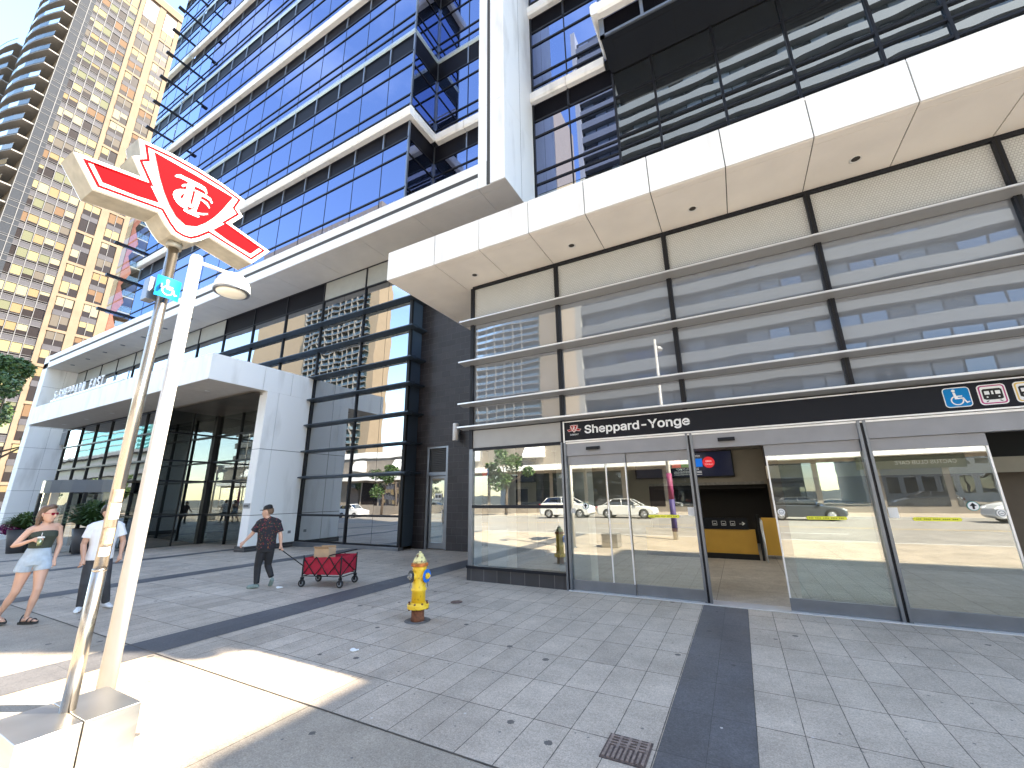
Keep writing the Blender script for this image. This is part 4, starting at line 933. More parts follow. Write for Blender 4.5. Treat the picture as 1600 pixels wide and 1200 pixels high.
# ------------------------------------------------------------------ vegetation
leafA=mat('leaf_dark_green',(.035,.075,.018),.55,var=.35,scale=.9); leafB=mat('leaf_mid_green',(.075,.13,.03),.55,var=.3,scale=1.1); bark=mat('bark',(.10,.075,.055),.9,var=.3,scale=12,bump=.5)
def leaves(bm,c,r,n,s,mi=0,flatz=1.0,rnd=random):
    for _ in range(n):
        d=Vector((rnd.gauss(0,1),rnd.gauss(0,1),rnd.gauss(0,1))).normalized(); q=Vector(c)+Vector((d.x*r[0],d.y*r[1],d.z*r[2]))*(rnd.uniform(.35,1)**.6)
        a=Vector((rnd.gauss(0,1),rnd.gauss(0,1),rnd.gauss(0,.6))).normalized(); b=a.orthogonal().normalized(); b.rotate(Matrix.Rotation(rnd.uniform(0,6.28),3,a))
        l=s*rnd.uniform(.6,1.3); p=[q-a*l*.5,q+b*l*.28,q+a*l*.5,q-b*l*.28]
        f=bm.faces.new([bm.verts.new(k) for k in p]); f.material_index=mi if rnd.random()<.6 else 1-mi
def tree(label,x,y,h,rc,n,s,group=None,z0=None):
    z0=zg(x) if z0 is None else z0; t=thing('street_tree',label,'tree',(x,y,z0),group)
    bm=nb(); tube(bm,(x,y,z0-.1),(x+.1,y,z0+h*.5),.16*h/7,.10*h/7,10)
    cl=[]
    for i in range(11):
        a=random.uniform(0,6.28); u=random.uniform(.25,1); zz=z0+h*(.42+.5*random.random()); k=math.sin(math.pi*min(1,max(0,(zz-z0)/h-.28)/.75))
        c=(x+math.cos(a)*rc*u*k,y+math.sin(a)*rc*u*k,zz); cl.append(c); tube(bm,(x+.1,y,z0+h*(.3+.2*random.random())),c,.05*h/7,.015,6)
    obj('trunk',bm,bark,t)
    bm=nb()
    for c in cl:
        rr=rc*random.uniform(.28,.5)
        leaves(bm,c,(rr,rr,rr*.75),n//11,s)
    obj('crown',bm,[leafA,leafB],t); return t
tree('large dense green tree at the left edge beside the white frame leg',-63,11.0,17.5,5.2,15000,.38)
for i,(x,y,h) in enumerate(((-21.4,-22.5,7.0),(-33,-22.8,8),(-45,-22.6,7),(-58,-22.5,8.5),(26,-22.7,8),(-118,-24,8.5),(-134,-24,8),(-152,-24,9))):
    tree(['leafy street tree across the road, reflected in the window bay','leafy street tree across the road, second along the far kerb','leafy street tree across the road, third along the far kerb','leafy street tree across the road, farthest along the far kerb','leafy street tree across the road opposite the corner tower','far street tree before the banded building, nearest of three','far street tree before the banded building, middle of three','far street tree before the banded building, last of three'][i],x,y,h,2.4,3000,.3,'street trees on the far kerb')
# ------------------------------------------------------------------ transit sign on its steel pole
ts=thing('transit_sign','red and white transit logo sign on a scuffed stainless pole with steel base','transit sign',(-4.06,1.385,0))
PXc,PYc=-4.06,1.385
bm=nb(); box(bm,-4.30,-3.77,1.09,1.375,.01,.43); box(bm,-4.30,-3.77,1.381,1.665,.01,.43); obj('base',bm,steelb,ts,.004)
bm=nb(); tube(bm,(PXc,PYc,.43),(PXc,PYc,1.28),.0405,seg=32); tube(bm,(PXc,PYc,1.28),(PXc,PYc,3.98),.0385,seg=32); tube(bm,(PXc,PYc,1.272),(PXc,PYc,1.286),.0415,seg=32); pole=obj('pole',bm,steel,ts)
XF=-3.93; XB=-4.19
bm=nb(); A=[bm.verts.new((XF,PYc+u,v)) for u,v in OUT]; A2=[bm.verts.new((XF-.02,PYc+u,v)) for u,v in inset(OUT,-.006)]; B2=[bm.verts.new((XB+.02,PYc+u,v)) for u,v in inset(OUT,-.006)]; B=[bm.verts.new((XB,PYc+u,v)) for u,v in OUT]
n=len(OUT)
f=bm.faces.new(A); f.material_index=0; f=bm.faces.new(list(reversed(B))); f.material_index=0
for P_,Q_,mi in ((A,A2,0),(A2,B2,1),(B2,B,0)):
    for i in range(n):
        f=bm.faces.new((P_[i],Q_[i],Q_[(i+1)%n],P_[(i+1)%n])); f.material_index=mi
sb=obj('sign_box',bm,[signw,signs],ts)
emblem('emblem',sb,lambda u,v,l=0:(XF+.003,PYc+u,v),lambda u,v,l=0:(XF+.005+.002*l,PYc+u,v))
bm=nb(); tube(bm,(PXc,PYc,3.86),(PXc,PYc,3.915),.055,seg=24); obj('collar',bm,signs,ts)
# curved accessibility plate with the box behind it
bm=nb(); rr=.30; z0,z1=3.355,3.575
fn=lambda u,v,l=0:(PXc-.235+(rr+.003*l)*math.cos(R(u*41)),PYc+.004+rr*math.sin(R(u*41)),3.465+v*.2)
g_=[(-.40+.80*i/14) for i in range(15)]
for a,b in zip(g_,g_[1:]): flat(bm,[(a,-.46),(b,-.46),(b,.46),(a,.46)],fn,0)
pl=obj('accessibility_plate',bm,bluem,ts); sd_=pl.modifiers.new('solid','SOLIDIFY'); sd_.thickness=.004
bm=nb(); wheelchair(bm,lambda u,v,l=0: fn(u*.72,v*.80,2.5)); obj('wheelchair_symbol',bm,texw,pl)
bm=nb(); box(bm,-4.20,-4.10,1.29,1.36,3.36,3.56); box(bm,-4.10,-3.97,1.325,1.34,3.44,3.48); obj('control_box',bm,midm,ts,.004)
def onpole(name,z0,z1,a0,a1,m,r=.0665,tilt=0):
    r=.0392
    bm=nb(); k=[a0+(a1-a0)*i/6 for i in range(7)]
    for i,(a,b) in enumerate(zip(k,k[1:])):
        quad(bm,[(PXc+r*math.cos(R(a)),PYc+r*math.sin(R(a)),z0+tilt*i),(PXc+r*math.cos(R(b)),PYc+r*math.sin(R(b)),z0+tilt*(i+1)),(PXc+r*math.cos(R(b)),PYc+r*math.sin(R(b)),z1+tilt*(i+1)),(PXc+r*math.cos(R(a)),PYc+r*math.sin(R(a)),z1+tilt*i)])
    return obj(name,bm,m,ts)
onpole('sticker',1.37,1.43,-62,30,stickw); onpole('sticker',1.62,1.73,-45,50,stickw); onpole('glue_patch',1.74,1.83,-70,45,stickb); onpole('glue_patch',1.45,1.56,-75,40,stickb)
# ------------------------------------------------------------------ street lamp
sl=thing('street_lamp','pale tapered street lamp with a domed white head behind the transit sign','street lamp',(-5.17,1.99,0))
bm=nb(); tube(bm,(-5.17,1.99,0),(-5.17,1.99,4.44),.068,.058,32); lathe(bm,[(.058,4.44),(.053,4.465),(.0,4.47)],(-5.17,1.99,0),24); obj('pole',bm,lampw,sl)
bm=nb(); tube(bm,(-5.17,1.99,.01),(-5.17,1.99,.03),.12,seg=24); obj('base_plate',bm,midm,sl)
bm=nb(); tube(bm,(-5.17,2.02,4.405),(-5.17,2.40,4.43),.022,.020,12); obj('arm',bm,lampw,sl)
bm=nb(); lathe(bm,[(.19,4.20),(.195,4.225),(.185,4.30),(.155,4.37),(.10,4.425),(.04,4.45),(.001,4.455)],(-5.17,2.41,0),32); lh=obj('lamp_head',bm,lampw,sl)
bm=nb(); lathe(bm,[(.165,4.196),(.15,4.175),(.08,4.158),(.001,4.153)],(-5.17,2.41,0),28); obj('lens',bm,lens,lh)
bm=nb(); lathe(bm,[(.165,4.198),(.192,4.190),(.198,4.205),(.193,4.215)],(-5.17,2.41,0),28); obj('rim',bm,midm,lh)
# ------------------------------------------------------------------ fire hydrant
hx,hy=-4.38,5.2
fh=thing('fire_hydrant','worn yellow fire hydrant with a blue disc and a black disc on its outlets','fire hydrant',(hx,hy,0))
yel_=mat('worn_yellow_paint',(.80,.52,.03),.45,var=.10,scale=18,dirt=(.32,.10,.02)); yel_.node_tree.nodes['Color Ramp'].color_ramp.elements[0].position=.22; yel_.node_tree.nodes['Color Ramp'].color_ramp.elements[1].position=.40
pale=mat('faded_cream_paint',(.62,.56,.26),.6,var=.1,scale=22,dirt=(.10,.06,.03)); pale.node_tree.nodes['Color Ramp'].color_ramp.elements[0].position=.36; pale.node_tree.nodes['Color Ramp'].color_ramp.elements[1].position=.5
rust=mat('rust',(.16,.06,.03),.85,var=.5,scale=25,bump=.6,bscale=80); rusto=mat('rusty_orange_rim',(.50,.16,.03),.7,var=.5,scale=20)
bm=nb(); lathe(bm,[(.098,.0),(.10,.03),(.092,.06),(.092,.17)],(hx,hy,0),28); obj('lower_stem',bm,rust,fh)
bm=nb(); lathe(bm,[(.10,.165),(.152,.17),(.158,.185),(.150,.20),(.158,.215),(.150,.23),(.11,.235),(.105,.25)],(hx,hy,0),28); o=obj('flange',bm,yel_,fh)
bm=nb()
for i in range(8):
    a=R(45*i+20); tube(bm,(hx+.137*math.cos(a),hy+.137*math.sin(a),.155),(hx+.137*math.cos(a),hy+.137*math.sin(a),.25),.014,seg=6)
obj('bolt',bm,rust,o)
bm=nb(); lathe(bm,[(.102,.25),(.098,.40),(.108,.405),(.112,.42),(.108,.435),(.098,.44),(.098,.60),(.102,.70),(.104,.74)],(hx,hy,0),32); br=obj('barrel',bm,yel_,fh)
bm=nb(); lathe(bm,[(.104,.735),(.124,.74),(.128,.755),(.120,.765),(.128,.775),(.10,.785)],(hx,hy,0),28); obj('bonnet_flange',bm,rusto,fh)
bm=nb(); lathe(bm,[(.10,.785),(.097,.805),(.090,.83),(.076,.855),(.056,.872),(.052,.88),(.054,.895),(.046,.91),(.022,.915),(.018,.94),(.001,.945)],(hx,hy,0),28)
for i in range(8):
    a=R(45*i); tube(bm,(hx+.098*math.cos(a),hy+.098*math.sin(a),.79),(hx+.055*math.cos(a),hy+.055*math.sin(a),.868),.006,seg=6)
obj('bonnet',bm,pale,fh)
vd=Vector((hx,hy,0)).normalized(); vr=Vector((vd.y,-vd.x,0))
def outlet(dirv,disc,mdisc,mcap,nm):
    c=Vector((hx,hy,.61)); d=dirv.normalized()
    bm=nb(); tube(bm,c+d*.05,c+d*.125,.062,.058,20); tube(bm,c+d*.115,c+d*.13,.07,seg=20); ou=obj('outlet',bm,yel_,fh)
    bm=nb(); tube(bm,c+d*.131,c+d*.14,disc,seg=28); obj('disc',bm,mdisc,ou)
    bm=nb(); tube(bm,c+d*.14,c+d*.165,.046,.04,18); tube(bm,c+d*.165,c+d*.19,.018,seg=6); obj('cap',bm,mcap,ou)
outlet(vr*.80-vd*.60,.092,mat('hydrant_blue_ring',(.01,.15,.62),.4),yel_,'r'); outlet(-vr*.86-vd*.5,.085,mat('hydrant_black_ring',(.03,.03,.03),.5),mat('worn_grey_cap',(.28,.27,.25),.6,.3,var=.4,scale=30),'l')
bm=nb()
for s_,a in ((1,.11),(-1,.12)):
    pts_=[Vector((hx,hy,0))+vr*(s_*(.10+.03*math.sin(math.pi*t/8)))-vd*.08+Vector((0,0,.60-.14*math.sin(math.pi*t/8))) for t in range(9)]
    for p,q in zip(pts_,pts_[1:]): tube(bm,p,q,.005,seg=6)
obj('chain',bm,midm,fh)
sc_=bm=nb(); bmesh.ops.create_circle(bm,cap_ends=True,radius=.19,segments=24,matrix=Matrix.Translation((hx,hy,.005))); o=obj('mortar_ring',bm,mat('stained_mortar',(.15,.14,.13),.9,var=.4,scale=15),fh)
# ------------------------------------------------------------------ people
def loft(bm,pts,seg=14):
    """pts: (centre, rx, ry, [right vector]) rings swept into a closed tapering limb"""
    rings=[]; n=len(pts); last=None
    for i,(c,rx,ry) in enumerate(pts):
        a=Vector(pts[max(0,i-1)][0]); b=Vector(pts[min(n-1,i+1)][0]); d=(b-a).normalized()
        x=Vector((1,0,0)) if abs(d.x)<.8 else Vector((0,0,1))
        if last is not None: x=last
        x=(x-d*x.dot(d)).normalized(); last=x; y=d.cross(x)
        rings.append([bm.verts.new(Vector(c)+x*rx*math.cos(2*math.pi*k/seg)+y*ry*math.sin(2*math.pi*k/seg)) for k in range(seg)])
    for A_,B_ in zip(rings,rings[1:]):
        for k in range(seg): bm.faces.new((A_[k],A_[(k+1)%seg],B_[(k+1)%seg],B_[k]))
    bm.faces.new(list(reversed(rings[0]))); bm.faces.new(rings[-1])
def fuse(name,bm,m,parent,vox=.009,it=6):
    """union the lofts into one continuous smooth surface"""
    bmesh.ops.recalc_face_normals(bm,faces=bm.faces)
    me=bpy.data.meshes.new(name); bm.to_mesh(me); bm.free(); o=bpy.data.objects.new(name,me); C.objects.link(o)
    r=o.modifiers.new('r','REMESH'); r.mode='VOXEL'; r.voxel_size=vox
    s=o.modifiers.new('s','SMOOTH'); s.iterations=it; s.factor=.5
    bpy.context.view_layer.update()
    nm=bpy.data.meshes.new_from_object(o.evaluated_get(bpy.context.evaluated_depsgraph_get())); bpy.data.objects.remove(o)
    nm.materials.clear()
    for q in (m if isinstance(m,(list,tuple)) else [m]): nm.materials.append(q)
    for p in nm.polygons: p.use_smooth=True
    o=bpy.data.objects.new(name,nm); C.objects.link(o); o.parent=parent
    return o
def V3(a,b,t): return tuple(a[i]+(b[i]-a[i])*t for i in range(3))
def hand(bm,w,d,down,side,curl=.35,grip=False,s=1.0):
    """palm, four fingers of unequal length and a thumb from the side of the palm"""
    w=Vector(w); d=Vector(d).normalized(); sd_=Vector(side); sd_=(sd_-d*sd_.dot(d)).normalized(); nrm=d.cross(sd_)*down
    loft(bm,[(w,.024*s,.020*s),(w+d*.03*s,.034*s,.018*s),(w+d*.085*s,.040*s,.015*s),(w+d*.095*s,.036*s,.013*s)],12)
    for i,(o,l) in enumerate(((-.030,.066),(-.010,.076),(.010,.072),(.029,.056))):
        b=w+d*.088*s+sd_*o*s; c=curl*(1+.12*i); p1=b+(d*math.cos(c)+nrm*math.sin(c))*l*.45*s; p2=p1+(d*math.cos(c*2.3)+nrm*math.sin(c*2.3))*l*.32*s; p3=p2+(d*math.cos(c*3.4)+nrm*math.sin(c*3.4))*l*.25*s
        loft(bm,[(b-d*.01,.0095*s,.0095*s),(p1,.009*s,.009*s),(p2,.008*s,.008*s),(p3,.0065*s,.0065*s)],8)
    b=w+d*.028*s-sd_*.026*s; t1_=b+(d*.75-sd_*.6+nrm*.25).normalized()*.04*s; t2_=t1_+(d*.9-sd_*.1+nrm*.4).normalized()*.032*s
    loft(bm,[(b,.013*s,.012*s),(t1_,.011*s,.011*s),(t2_,.008*s,.008*s)],8)
def head(bm,c,fwd,r=.098,s=1.0):
    """skull, jaw, nose, ears, brow and lips; fwd is the facing direction"""
    c=Vector(c); f=Vector(fwd).normalized(); rt=f.cross(Vector((0,0,1))).normalized(); up=rt.cross(f)
    def P_(a,b,h): return c+rt*a+f*b+up*h
    rg=[(.118,-.01,.03,.03),(.105,-.008,.055,.065),(.07,-.005,.074,.090),(.02,.0,.078,.098),(-.03,.008,.072,.090),(-.07,.020,.060,.070),(-.10,.034,.044,.048),(-.118,.042,.026,.028)]
    rings=[]
    for h,b,rx,ry in rg: rings.append([bm.verts.new(P_(rx*math.cos(2*math.pi*k/18),b+ry*math.sin(2*math.pi*k/18),h)) for k in range(18)])
    for A_,B_ in zip(rings,rings[1:]):
        for k in range(18): bm.faces.new((A_[k],A_[(k+1)%18],B_[(k+1)%18],B_[k]))
    bm.faces.new(rings[0]); bm.faces.new(list(reversed(rings[-1])))
    loft(bm,[(P_(0,.088,.02),.008,.008),(P_(0,.104,-.012),.011,.011),(P_(0,.110,-.030),.015,.012),(P_(0,.094,-.036),.014,.01)],8)
    loft(bm,[(P_(-.022,.088,-.062),.004,.006),(P_(0,.096,-.060),.007,.008),(P_(.022,.088,-.062),.004,.006)],8)
    loft(bm,[(P_(-.045,.078,.034),.008,.007),(P_(0,.092,.032),.008,.008),(P_(.045,.078,.034),.008,.007)],8)
    loft(bm,[(P_(0,.075,-.095),.02,.016),(P_(0,.088,-.10),.018,.014)],8)
    for s_ in (-1,1): loft(bm,[(P_(s_*.078,-.005,-.035),.008,.012),(P_(s_*.087,-.012,-.005),.009,.018),(P_(s_*.085,-.014,.022),.008,.016)],8)
    return P_
skinA=mat('skin_fair',(.60,.36,.26),.5,var=.05,scale=5); skinB=mat('skin_light_tan',(.52,.30,.21),.5,var=.05,scale=5)
denim=mat('light_denim',(.42,.50,.58),.85,var=.12,scale=14,bump=.4,bscale=120); green=mat('dark_green_knit',(.045,.055,.04),.85,var=.1,scale=20)
hairb=mat('brown_hair',(.13,.075,.045),.5,var=.35,scale=30); hairk=mat('black_hair',(.02,.015,.012),.5); tee=mat('white_cotton',(.80,.80,.82),.85,bump=.3,bscale=25); greyp_=mat('charcoal_trousers',(.045,.045,.05),.85,var=.2,scale=8,bump=.5,bscale=20)
blackc=mat('black_denim',(.014,.014,.017),.8,var=.2,scale=8); sand=mat('black_sandal',(.02,.02,.02),.6); shoew=mat('white_sneaker',(.75,.75,.75),.5); shoeg=mat('grey_green_shoe',(.20,.26,.24),.6,var=.2,scale=30)
def person(label,x,y):
    a=math.atan2(-x,y); return thing('person',label,'person',(x,y,0),None,a)
def eyes(P_,parent,shades=None):
    bm=nb()
    for s_ in (-1,1): sphere(bm,P_(s_*.031,.082,.012),.011,0,(1,1,.8),10,8)
    obj('eyes',bm,mat('eye_dark',(.03,.02,.02),.2) if 'eye_dark' not in bpy.data.materials else bpy.data.materials['eye_dark'],parent,keep=True)
# ---- woman in denim shorts
w=person('woman in strapless top, denim shorts and pink sunglasses holding an iced green drink',-9.62,2.58)
bm=nb(); fw=(.55,-.85,0)
Pw=head(bm,(-.075,-.02,1.555),(.80,-.62,-.02))
loft(bm,[((-.075,0,1.46),.046,.05),((-.07,.0,1.40),.048,.05),((-.065,.01,1.35),.09,.06)])
SL=(-.215,-.03,1.335); SR=(.075,.05,1.36)
loft(bm,[((-.245,-.03,1.325),.03,.03),((-.20,-.02,1.345),.045,.045),((-.07,0,1.37),.07,.055),((.06,.04,1.37),.045,.045),((.095,.05,1.345),.03,.03)])
loft(bm,[((-.07,.01,1.37),.13,.065),((-.07,.0,1.28),.150,.095),((-.07,-.005,1.20),.142,.105),((-.07,.0,1.08),.115,.085),((-.075,0,.98),.135,.095),((-.08,.0,.88),.162,.105),((-.08,.0,.845),.15,.095)],18)
# arms
EL=(-.345,-.06,1.105); HL=(-.165,-.17,1.19)
loft(bm,[(SL,.046,.046),(V3(SL,EL,.5),.040,.040),(EL,.034,.034),(V3(EL,HL,.4),.034,.032),(V3(EL,HL,.9),.023,.021),(HL,.022,.018)])
hand(bm,HL,(.9,-.25,.15),1,(0,.2,1),.55)
ER=(.135,.05,1.09); HR=(.115,-.02,.87)
loft(bm,[(SR,.046,.046),(V3(SR,ER,.5),.039,.039),(ER,.033,.033),(V3(ER,HR,.4),.033,.031),(V3(ER,HR,.9),.022,.020),(HR,.022,.017)])
hand(bm,HR,(-.05,-.15,-1),1,(.3,-1,0),.35)
# legs
def leg(bm,h,k,a,s=1.0):
    loft(bm,[(h,.088*s,.092*s),(V3(h,k,.35),.080*s,.082*s),(V3(h,k,.8),.058*s,.060*s),(k,.052*s,.055*s),(V3(k,a,.15),.048*s,.052*s),(V3(k,a,.38),.050*s,.056*s),(V3(k,a,.8),.032*s,.034*s),(a,.030*s,.034*s)])
def foot(bm,a,toe,s=1.0,h=.03):
    a=Vector(a); t=Vector(toe); d=(t-a); d.z=0; d.normalize(); heel=a-d*.05; z=t.z
    loft(bm,[((heel.x,heel.y,a.z-.045),.022*s,.028),((a.x,a.y,a.z-.03),.030*s,.034),(tuple(a+d*.08+Vector((0,0,-.05))),.036*s,.028*s),((t.x-d.x*.04,t.y-d.y*.04,z+.022),.040*s,.018),((t.x,t.y,z+.014),.026*s,.011)])
KR=(.02,-.10,.475); AR=(-.02,-.03,.095)
leg(bm,(.0,-.01,.84),KR,AR); foot(bm,AR,(.10,-.13,.018))
KL=(-.20,.02,.46); AL=(-.315,.20,.125)
leg(bm,(-.155,0,.84),KL,AL); foot(bm,AL,(-.225,.115,.035))
bd=fuse('body',bm,skinA,w,.0075,5); eyes(Pw,bd)
bm=nb(); loft(bm,[((-.07,0,1.285),.154,.098),((-.065,-.02,1.23),.158,.122),((-.07,-.005,1.16),.136,.104),((-.07,.0,1.075),.124,.094),((-.07,.0,1.05),.126,.095)],20); fuse('strapless_top',bm,green,w,.008,4)
bm=nb(); loft(bm,[((-.075,0,1.06),.128,.098),((-.078,0,.97),.148,.108),((-.08,.0,.88),.182,.130),((-.08,0,.82),.180,.126)],20)
loft(bm,[((.0,-.005,.86),.098,.105),((.012,-.02,.80),.096,.105),((.018,-.03,.735),.098,.105)],18); loft(bm,[((-.16,0,.86),.098,.105),((-.178,.0,.80),.096,.105),((-.186,.003,.735),.098,.105)],18)
fuse('denim_shorts',bm,denim,w,.008,3)
bm=nb()
cH=Vector((-.075,-.02,1.555))
loft(bm,[(Pw(0,.018,.085),.074,.082),(Pw(0,.012,.115),.066,.074),(Pw(0,.0,.138),.035,.04)],16)
loft(bm,[(Pw(0,-.012,.132),.05,.06),(Pw(0,-.012,.112),.078,.088),(Pw(0,-.028,.07),.087,.095),(Pw(0,-.038,.02),.090,.090),(Pw(0,-.05,-.04),.085,.072),(Pw(0,-.06,-.10),.080,.055)],16)
loft(bm,[(Pw(-.06,-.03,.04),.03,.05),(Pw(-.078,-.02,-.06),.032,.045),(Pw(-.09,.0,-.16),.036,.035),(Pw(-.10,.03,-.25),.028,.024),(Pw(-.10,.04,-.30),.012,.012)],12)
loft(bm,[(Pw(.06,-.04,.04),.028,.04),(Pw(.075,-.05,-.06),.03,.035),(Pw(.075,-.05,-.16),.028,.03)],12)
fuse('hair',bm,hairb,w,.008,3)
bm=nb()
for s_ in (-1,1):
    c=[(-.028,.016),(.030,.016),(.027,-.014),(.008,-.022),(-.020,-.018)]
    f=bm.faces.new([bm.verts.new(Pw(s_*(.035+a*s_*0)+a,.101-abs(s_*.034+a)*.18,b+.008)) for a,b in c])
bmesh.ops.solidify(bm,geom=bm.faces[:],thickness=.004)
tube(bm,Pw(-.01,.104,.016),Pw(.01,.104,.016),.003,seg=6); tube(bm,Pw(.064,.09,.018),Pw(.09,-.01,.016),.003,seg=6); tube(bm,Pw(-.064,.09,.018),Pw(-.09,-.01,.016),.003,seg=6)
obj('sunglasses',bm,mat('pink_red_lens',(.42,.02,.06),.15),w,keep=True)
def sandal(A_,T_,z):
    bm=nb(); a=Vector(A_); t=Vector(T_); d=(t-a); d.z=0; d.normalize(); n_=Vector((-d.y,d.x,0))
    o_=[a-d*.075-n_*.03,a-d*.075+n_*.03,a+d*.03+n_*.042,t+n_*.045,t+d*.03,t-n_*.045,a+d*.03-n_*.038]
    flat_=[(p.x,p.y) for p in o_]; prism(bm,flat_,'Z',z-.012,z+.02)
    for q,h,wd in ((.35,.055,.05),(.75,.045,.052),(-.25,.10,.042)):
        c=a+(t-a)*q; c.z=z
        for i in range(8):
            a0=math.pi*i/8; a1=math.pi*(i+1)/8
            tube(bm,c+n_*wd*math.cos(a0)+Vector((0,0,h*math.sin(a0)+.01)),c+n_*wd*math.cos(a1)+Vector((0,0,h*math.sin(a1)+.01)),.008,seg=6)
    obj('sandal',bm,sand,w,keep=True)
sandal((-.02,-.03,0),(.09,-.125,0),.014); sandal((-.315,.20,0),(-.235,.125,0),.028)
# iced drink held in her hand
dk=thing('iced_drink','clear plastic cup of green iced drink in the hand of the woman in shorts','drink',w.matrix_world@Vector((-.075,-.215,1.11)))
c0=w.matrix_world@Vector((-.085,-.21,1.10))
bm=nb(); lathe(bm,[(.030,0),(.036,.11)],c0,20,0); lathe(bm,[(.0365,.112),(.041,.116),(.041,.124),(.034,.135),(.001,.137)],c0,20,1); lathe(bm,[(.027,.004),(.034,.095)],c0,20,2); obj('cup',bm,[clear_glass('clear_cup',(.9,.95,.9),.15),stickw,mat('green_drink',(.45,.55,.12),.3)],dk)
bm=nb(); tube(bm,c0+Vector((0,0,.13)),c0+Vector((.01,0,.19)),.004,seg=8); obj('straw',bm,signw,dk)
# ---- man in the white t-shirt
m1=person('man in a white t-shirt and charcoal trousers walking behind the two poles',-9.75,3.32)
bm=nb(); P1=head(bm,(-.045,-.03,1.545),(.72,-.69,-.05))
loft(bm,[((-.045,0,1.45),.055,.058),((-.04,.01,1.38),.058,.06),((-.04,.01,1.34),.10,.07)])
sl1=(-.215,0,1.31); sr1=(.135,.04,1.31)
loft(bm,[((-.245,0,1.29),.04,.04),((-.20,0,1.32),.055,.055),((-.04,.01,1.35),.07,.06),((.12,.04,1.32),.055,.055),((.165,.04,1.29),.04,.04)])
loft(bm,[((-.04,.01,1.34),.16,.08),((-.04,0,1.20),.17,.115),((-.035,0,1.02),.145,.11),((-.035,0,.86),.155,.115),((-.035,0,.80),.15,.11)],18)
e1=(-.265,.0,1.04); h1=(-.225,-.10,.82)
loft(bm,[(sl1,.054,.054),(V3(sl1,e1,.5),.047,.047),(e1,.040,.040),(V3(e1,h1,.35),.041,.038),(V3(e1,h1,.9),.027,.025),(h1,.026,.02)]); hand(bm,h1,(.05,-.2,-1),1,(.2,-1,0),.5)
e2=(.225,.06,1.05); h2=(.225,.0,.84)
loft(bm,[(sr1,.054,.054),(V3(sr1,e2,.5),.047,.047),(e2,.040,.040),(V3(e2,h2,.35),.041,.038),(V3(e2,h2,.9),.027,.025),(h2,.026,.02)]); hand(bm,h2,(0,-.2,-1),1,(-.3,-1,0),.45)
bd=fuse('body',bm,skinB,m1,.008,5); eyes(P1,bd)
bm=nb(); loft(bm,[((-.04,.01,1.395),.075,.07),((-.04,.01,1.36),.15,.085),((-.04,.005,1.28),.185,.115),((-.04,0,1.18),.182,.128),((-.035,0,1.02),.162,.125),((-.035,0,.88),.172,.132),((-.035,0,.785),.175,.134)],22)
loft(bm,[((-.262,0,1.29),.05,.05),((-.20,0,1.325),.068,.068),((-.04,.01,1.36),.085,.072),((.12,.04,1.325),.068,.068),((.182,.04,1.29),.05,.05)])
for a_,b_ in ((sl1,e1),(sr1,e2)): loft(bm,[(V3(a_,b_,-.12),.066,.066),(V3(a_,b_,.2),.066,.066),(V3(a_,b_,.62),.072,.072)])
fuse('t_shirt',bm,tee,m1,.009,4)
bm=nb(); loft(bm,[((-.035,0,.88),.155,.118),((-.035,0,.78),.168,.125),((-.035,0,.72),.16,.12)],20)
def trouser(bm,h,k,a,s=1.0): loft(bm,[(h,.098*s,.10*s),(V3(h,k,.5),.088*s,.092*s),(k,.072*s,.076*s),(V3(k,a,.35),.068*s,.074*s),(V3(k,a,.85),.058*s,.062*s),(a,.056*s,.060*s)],16)
trouser(bm,(-.115,0,.76),(-.13,-.06,.43),(-.13,.02,.08)); trouser(bm,(.045,0,.76),(.10,-.07,.43),(.17,.05,.09)); fuse('trousers',bm,greyp_,m1,.009,4)
def shoe(A_,T_,parent,m,up=0):
    bm=nb(); a=Vector(A_); t=Vector(T_); d=(t-a).normalized()
    loft(bm,[(a-d*.05+Vector((0,0,.045)),.030,.04),(a+Vector((0,0,.055)),.038,.05),(a+d*.07+Vector((0,0,.04)),.042,.036),(t-d*.03+Vector((0,0,.03)),.044,.026),(t+d*.02+Vector((0,0,.022)),.026,.016)])
    return fuse('shoe',bm,m,parent,.008,2)
shoe((-.135,.02,0),(-.16,-.14,0),m1,shoew); shoe((.175,.05,0),(.245,-.08,0),m1,shoew)
bm=nb(); loft(bm,[(P1(0,.016,.088),.074,.082),(P1(0,.010,.116),.066,.074),(P1(0,.0,.136),.035,.04)],16)
loft(bm,[(P1(0,-.01,.128),.04,.05),(P1(0,-.015,.11),.075,.085),(P1(0,-.022,.075),.085,.095),(P1(0,-.035,.03),.086,.085),(P1(0,-.05,-.02),.078,.06)],16); fuse('hair',bm,hairk,m1,.008,3)
bm=nb(); loft(bm,[(P1(-.03,.06,-.075),.02,.02),(P1(0,.085,-.098),.03,.018),(P1(.03,.06,-.075),.02,.02)],10); fuse('beard',bm,hairk,m1,.007,2)
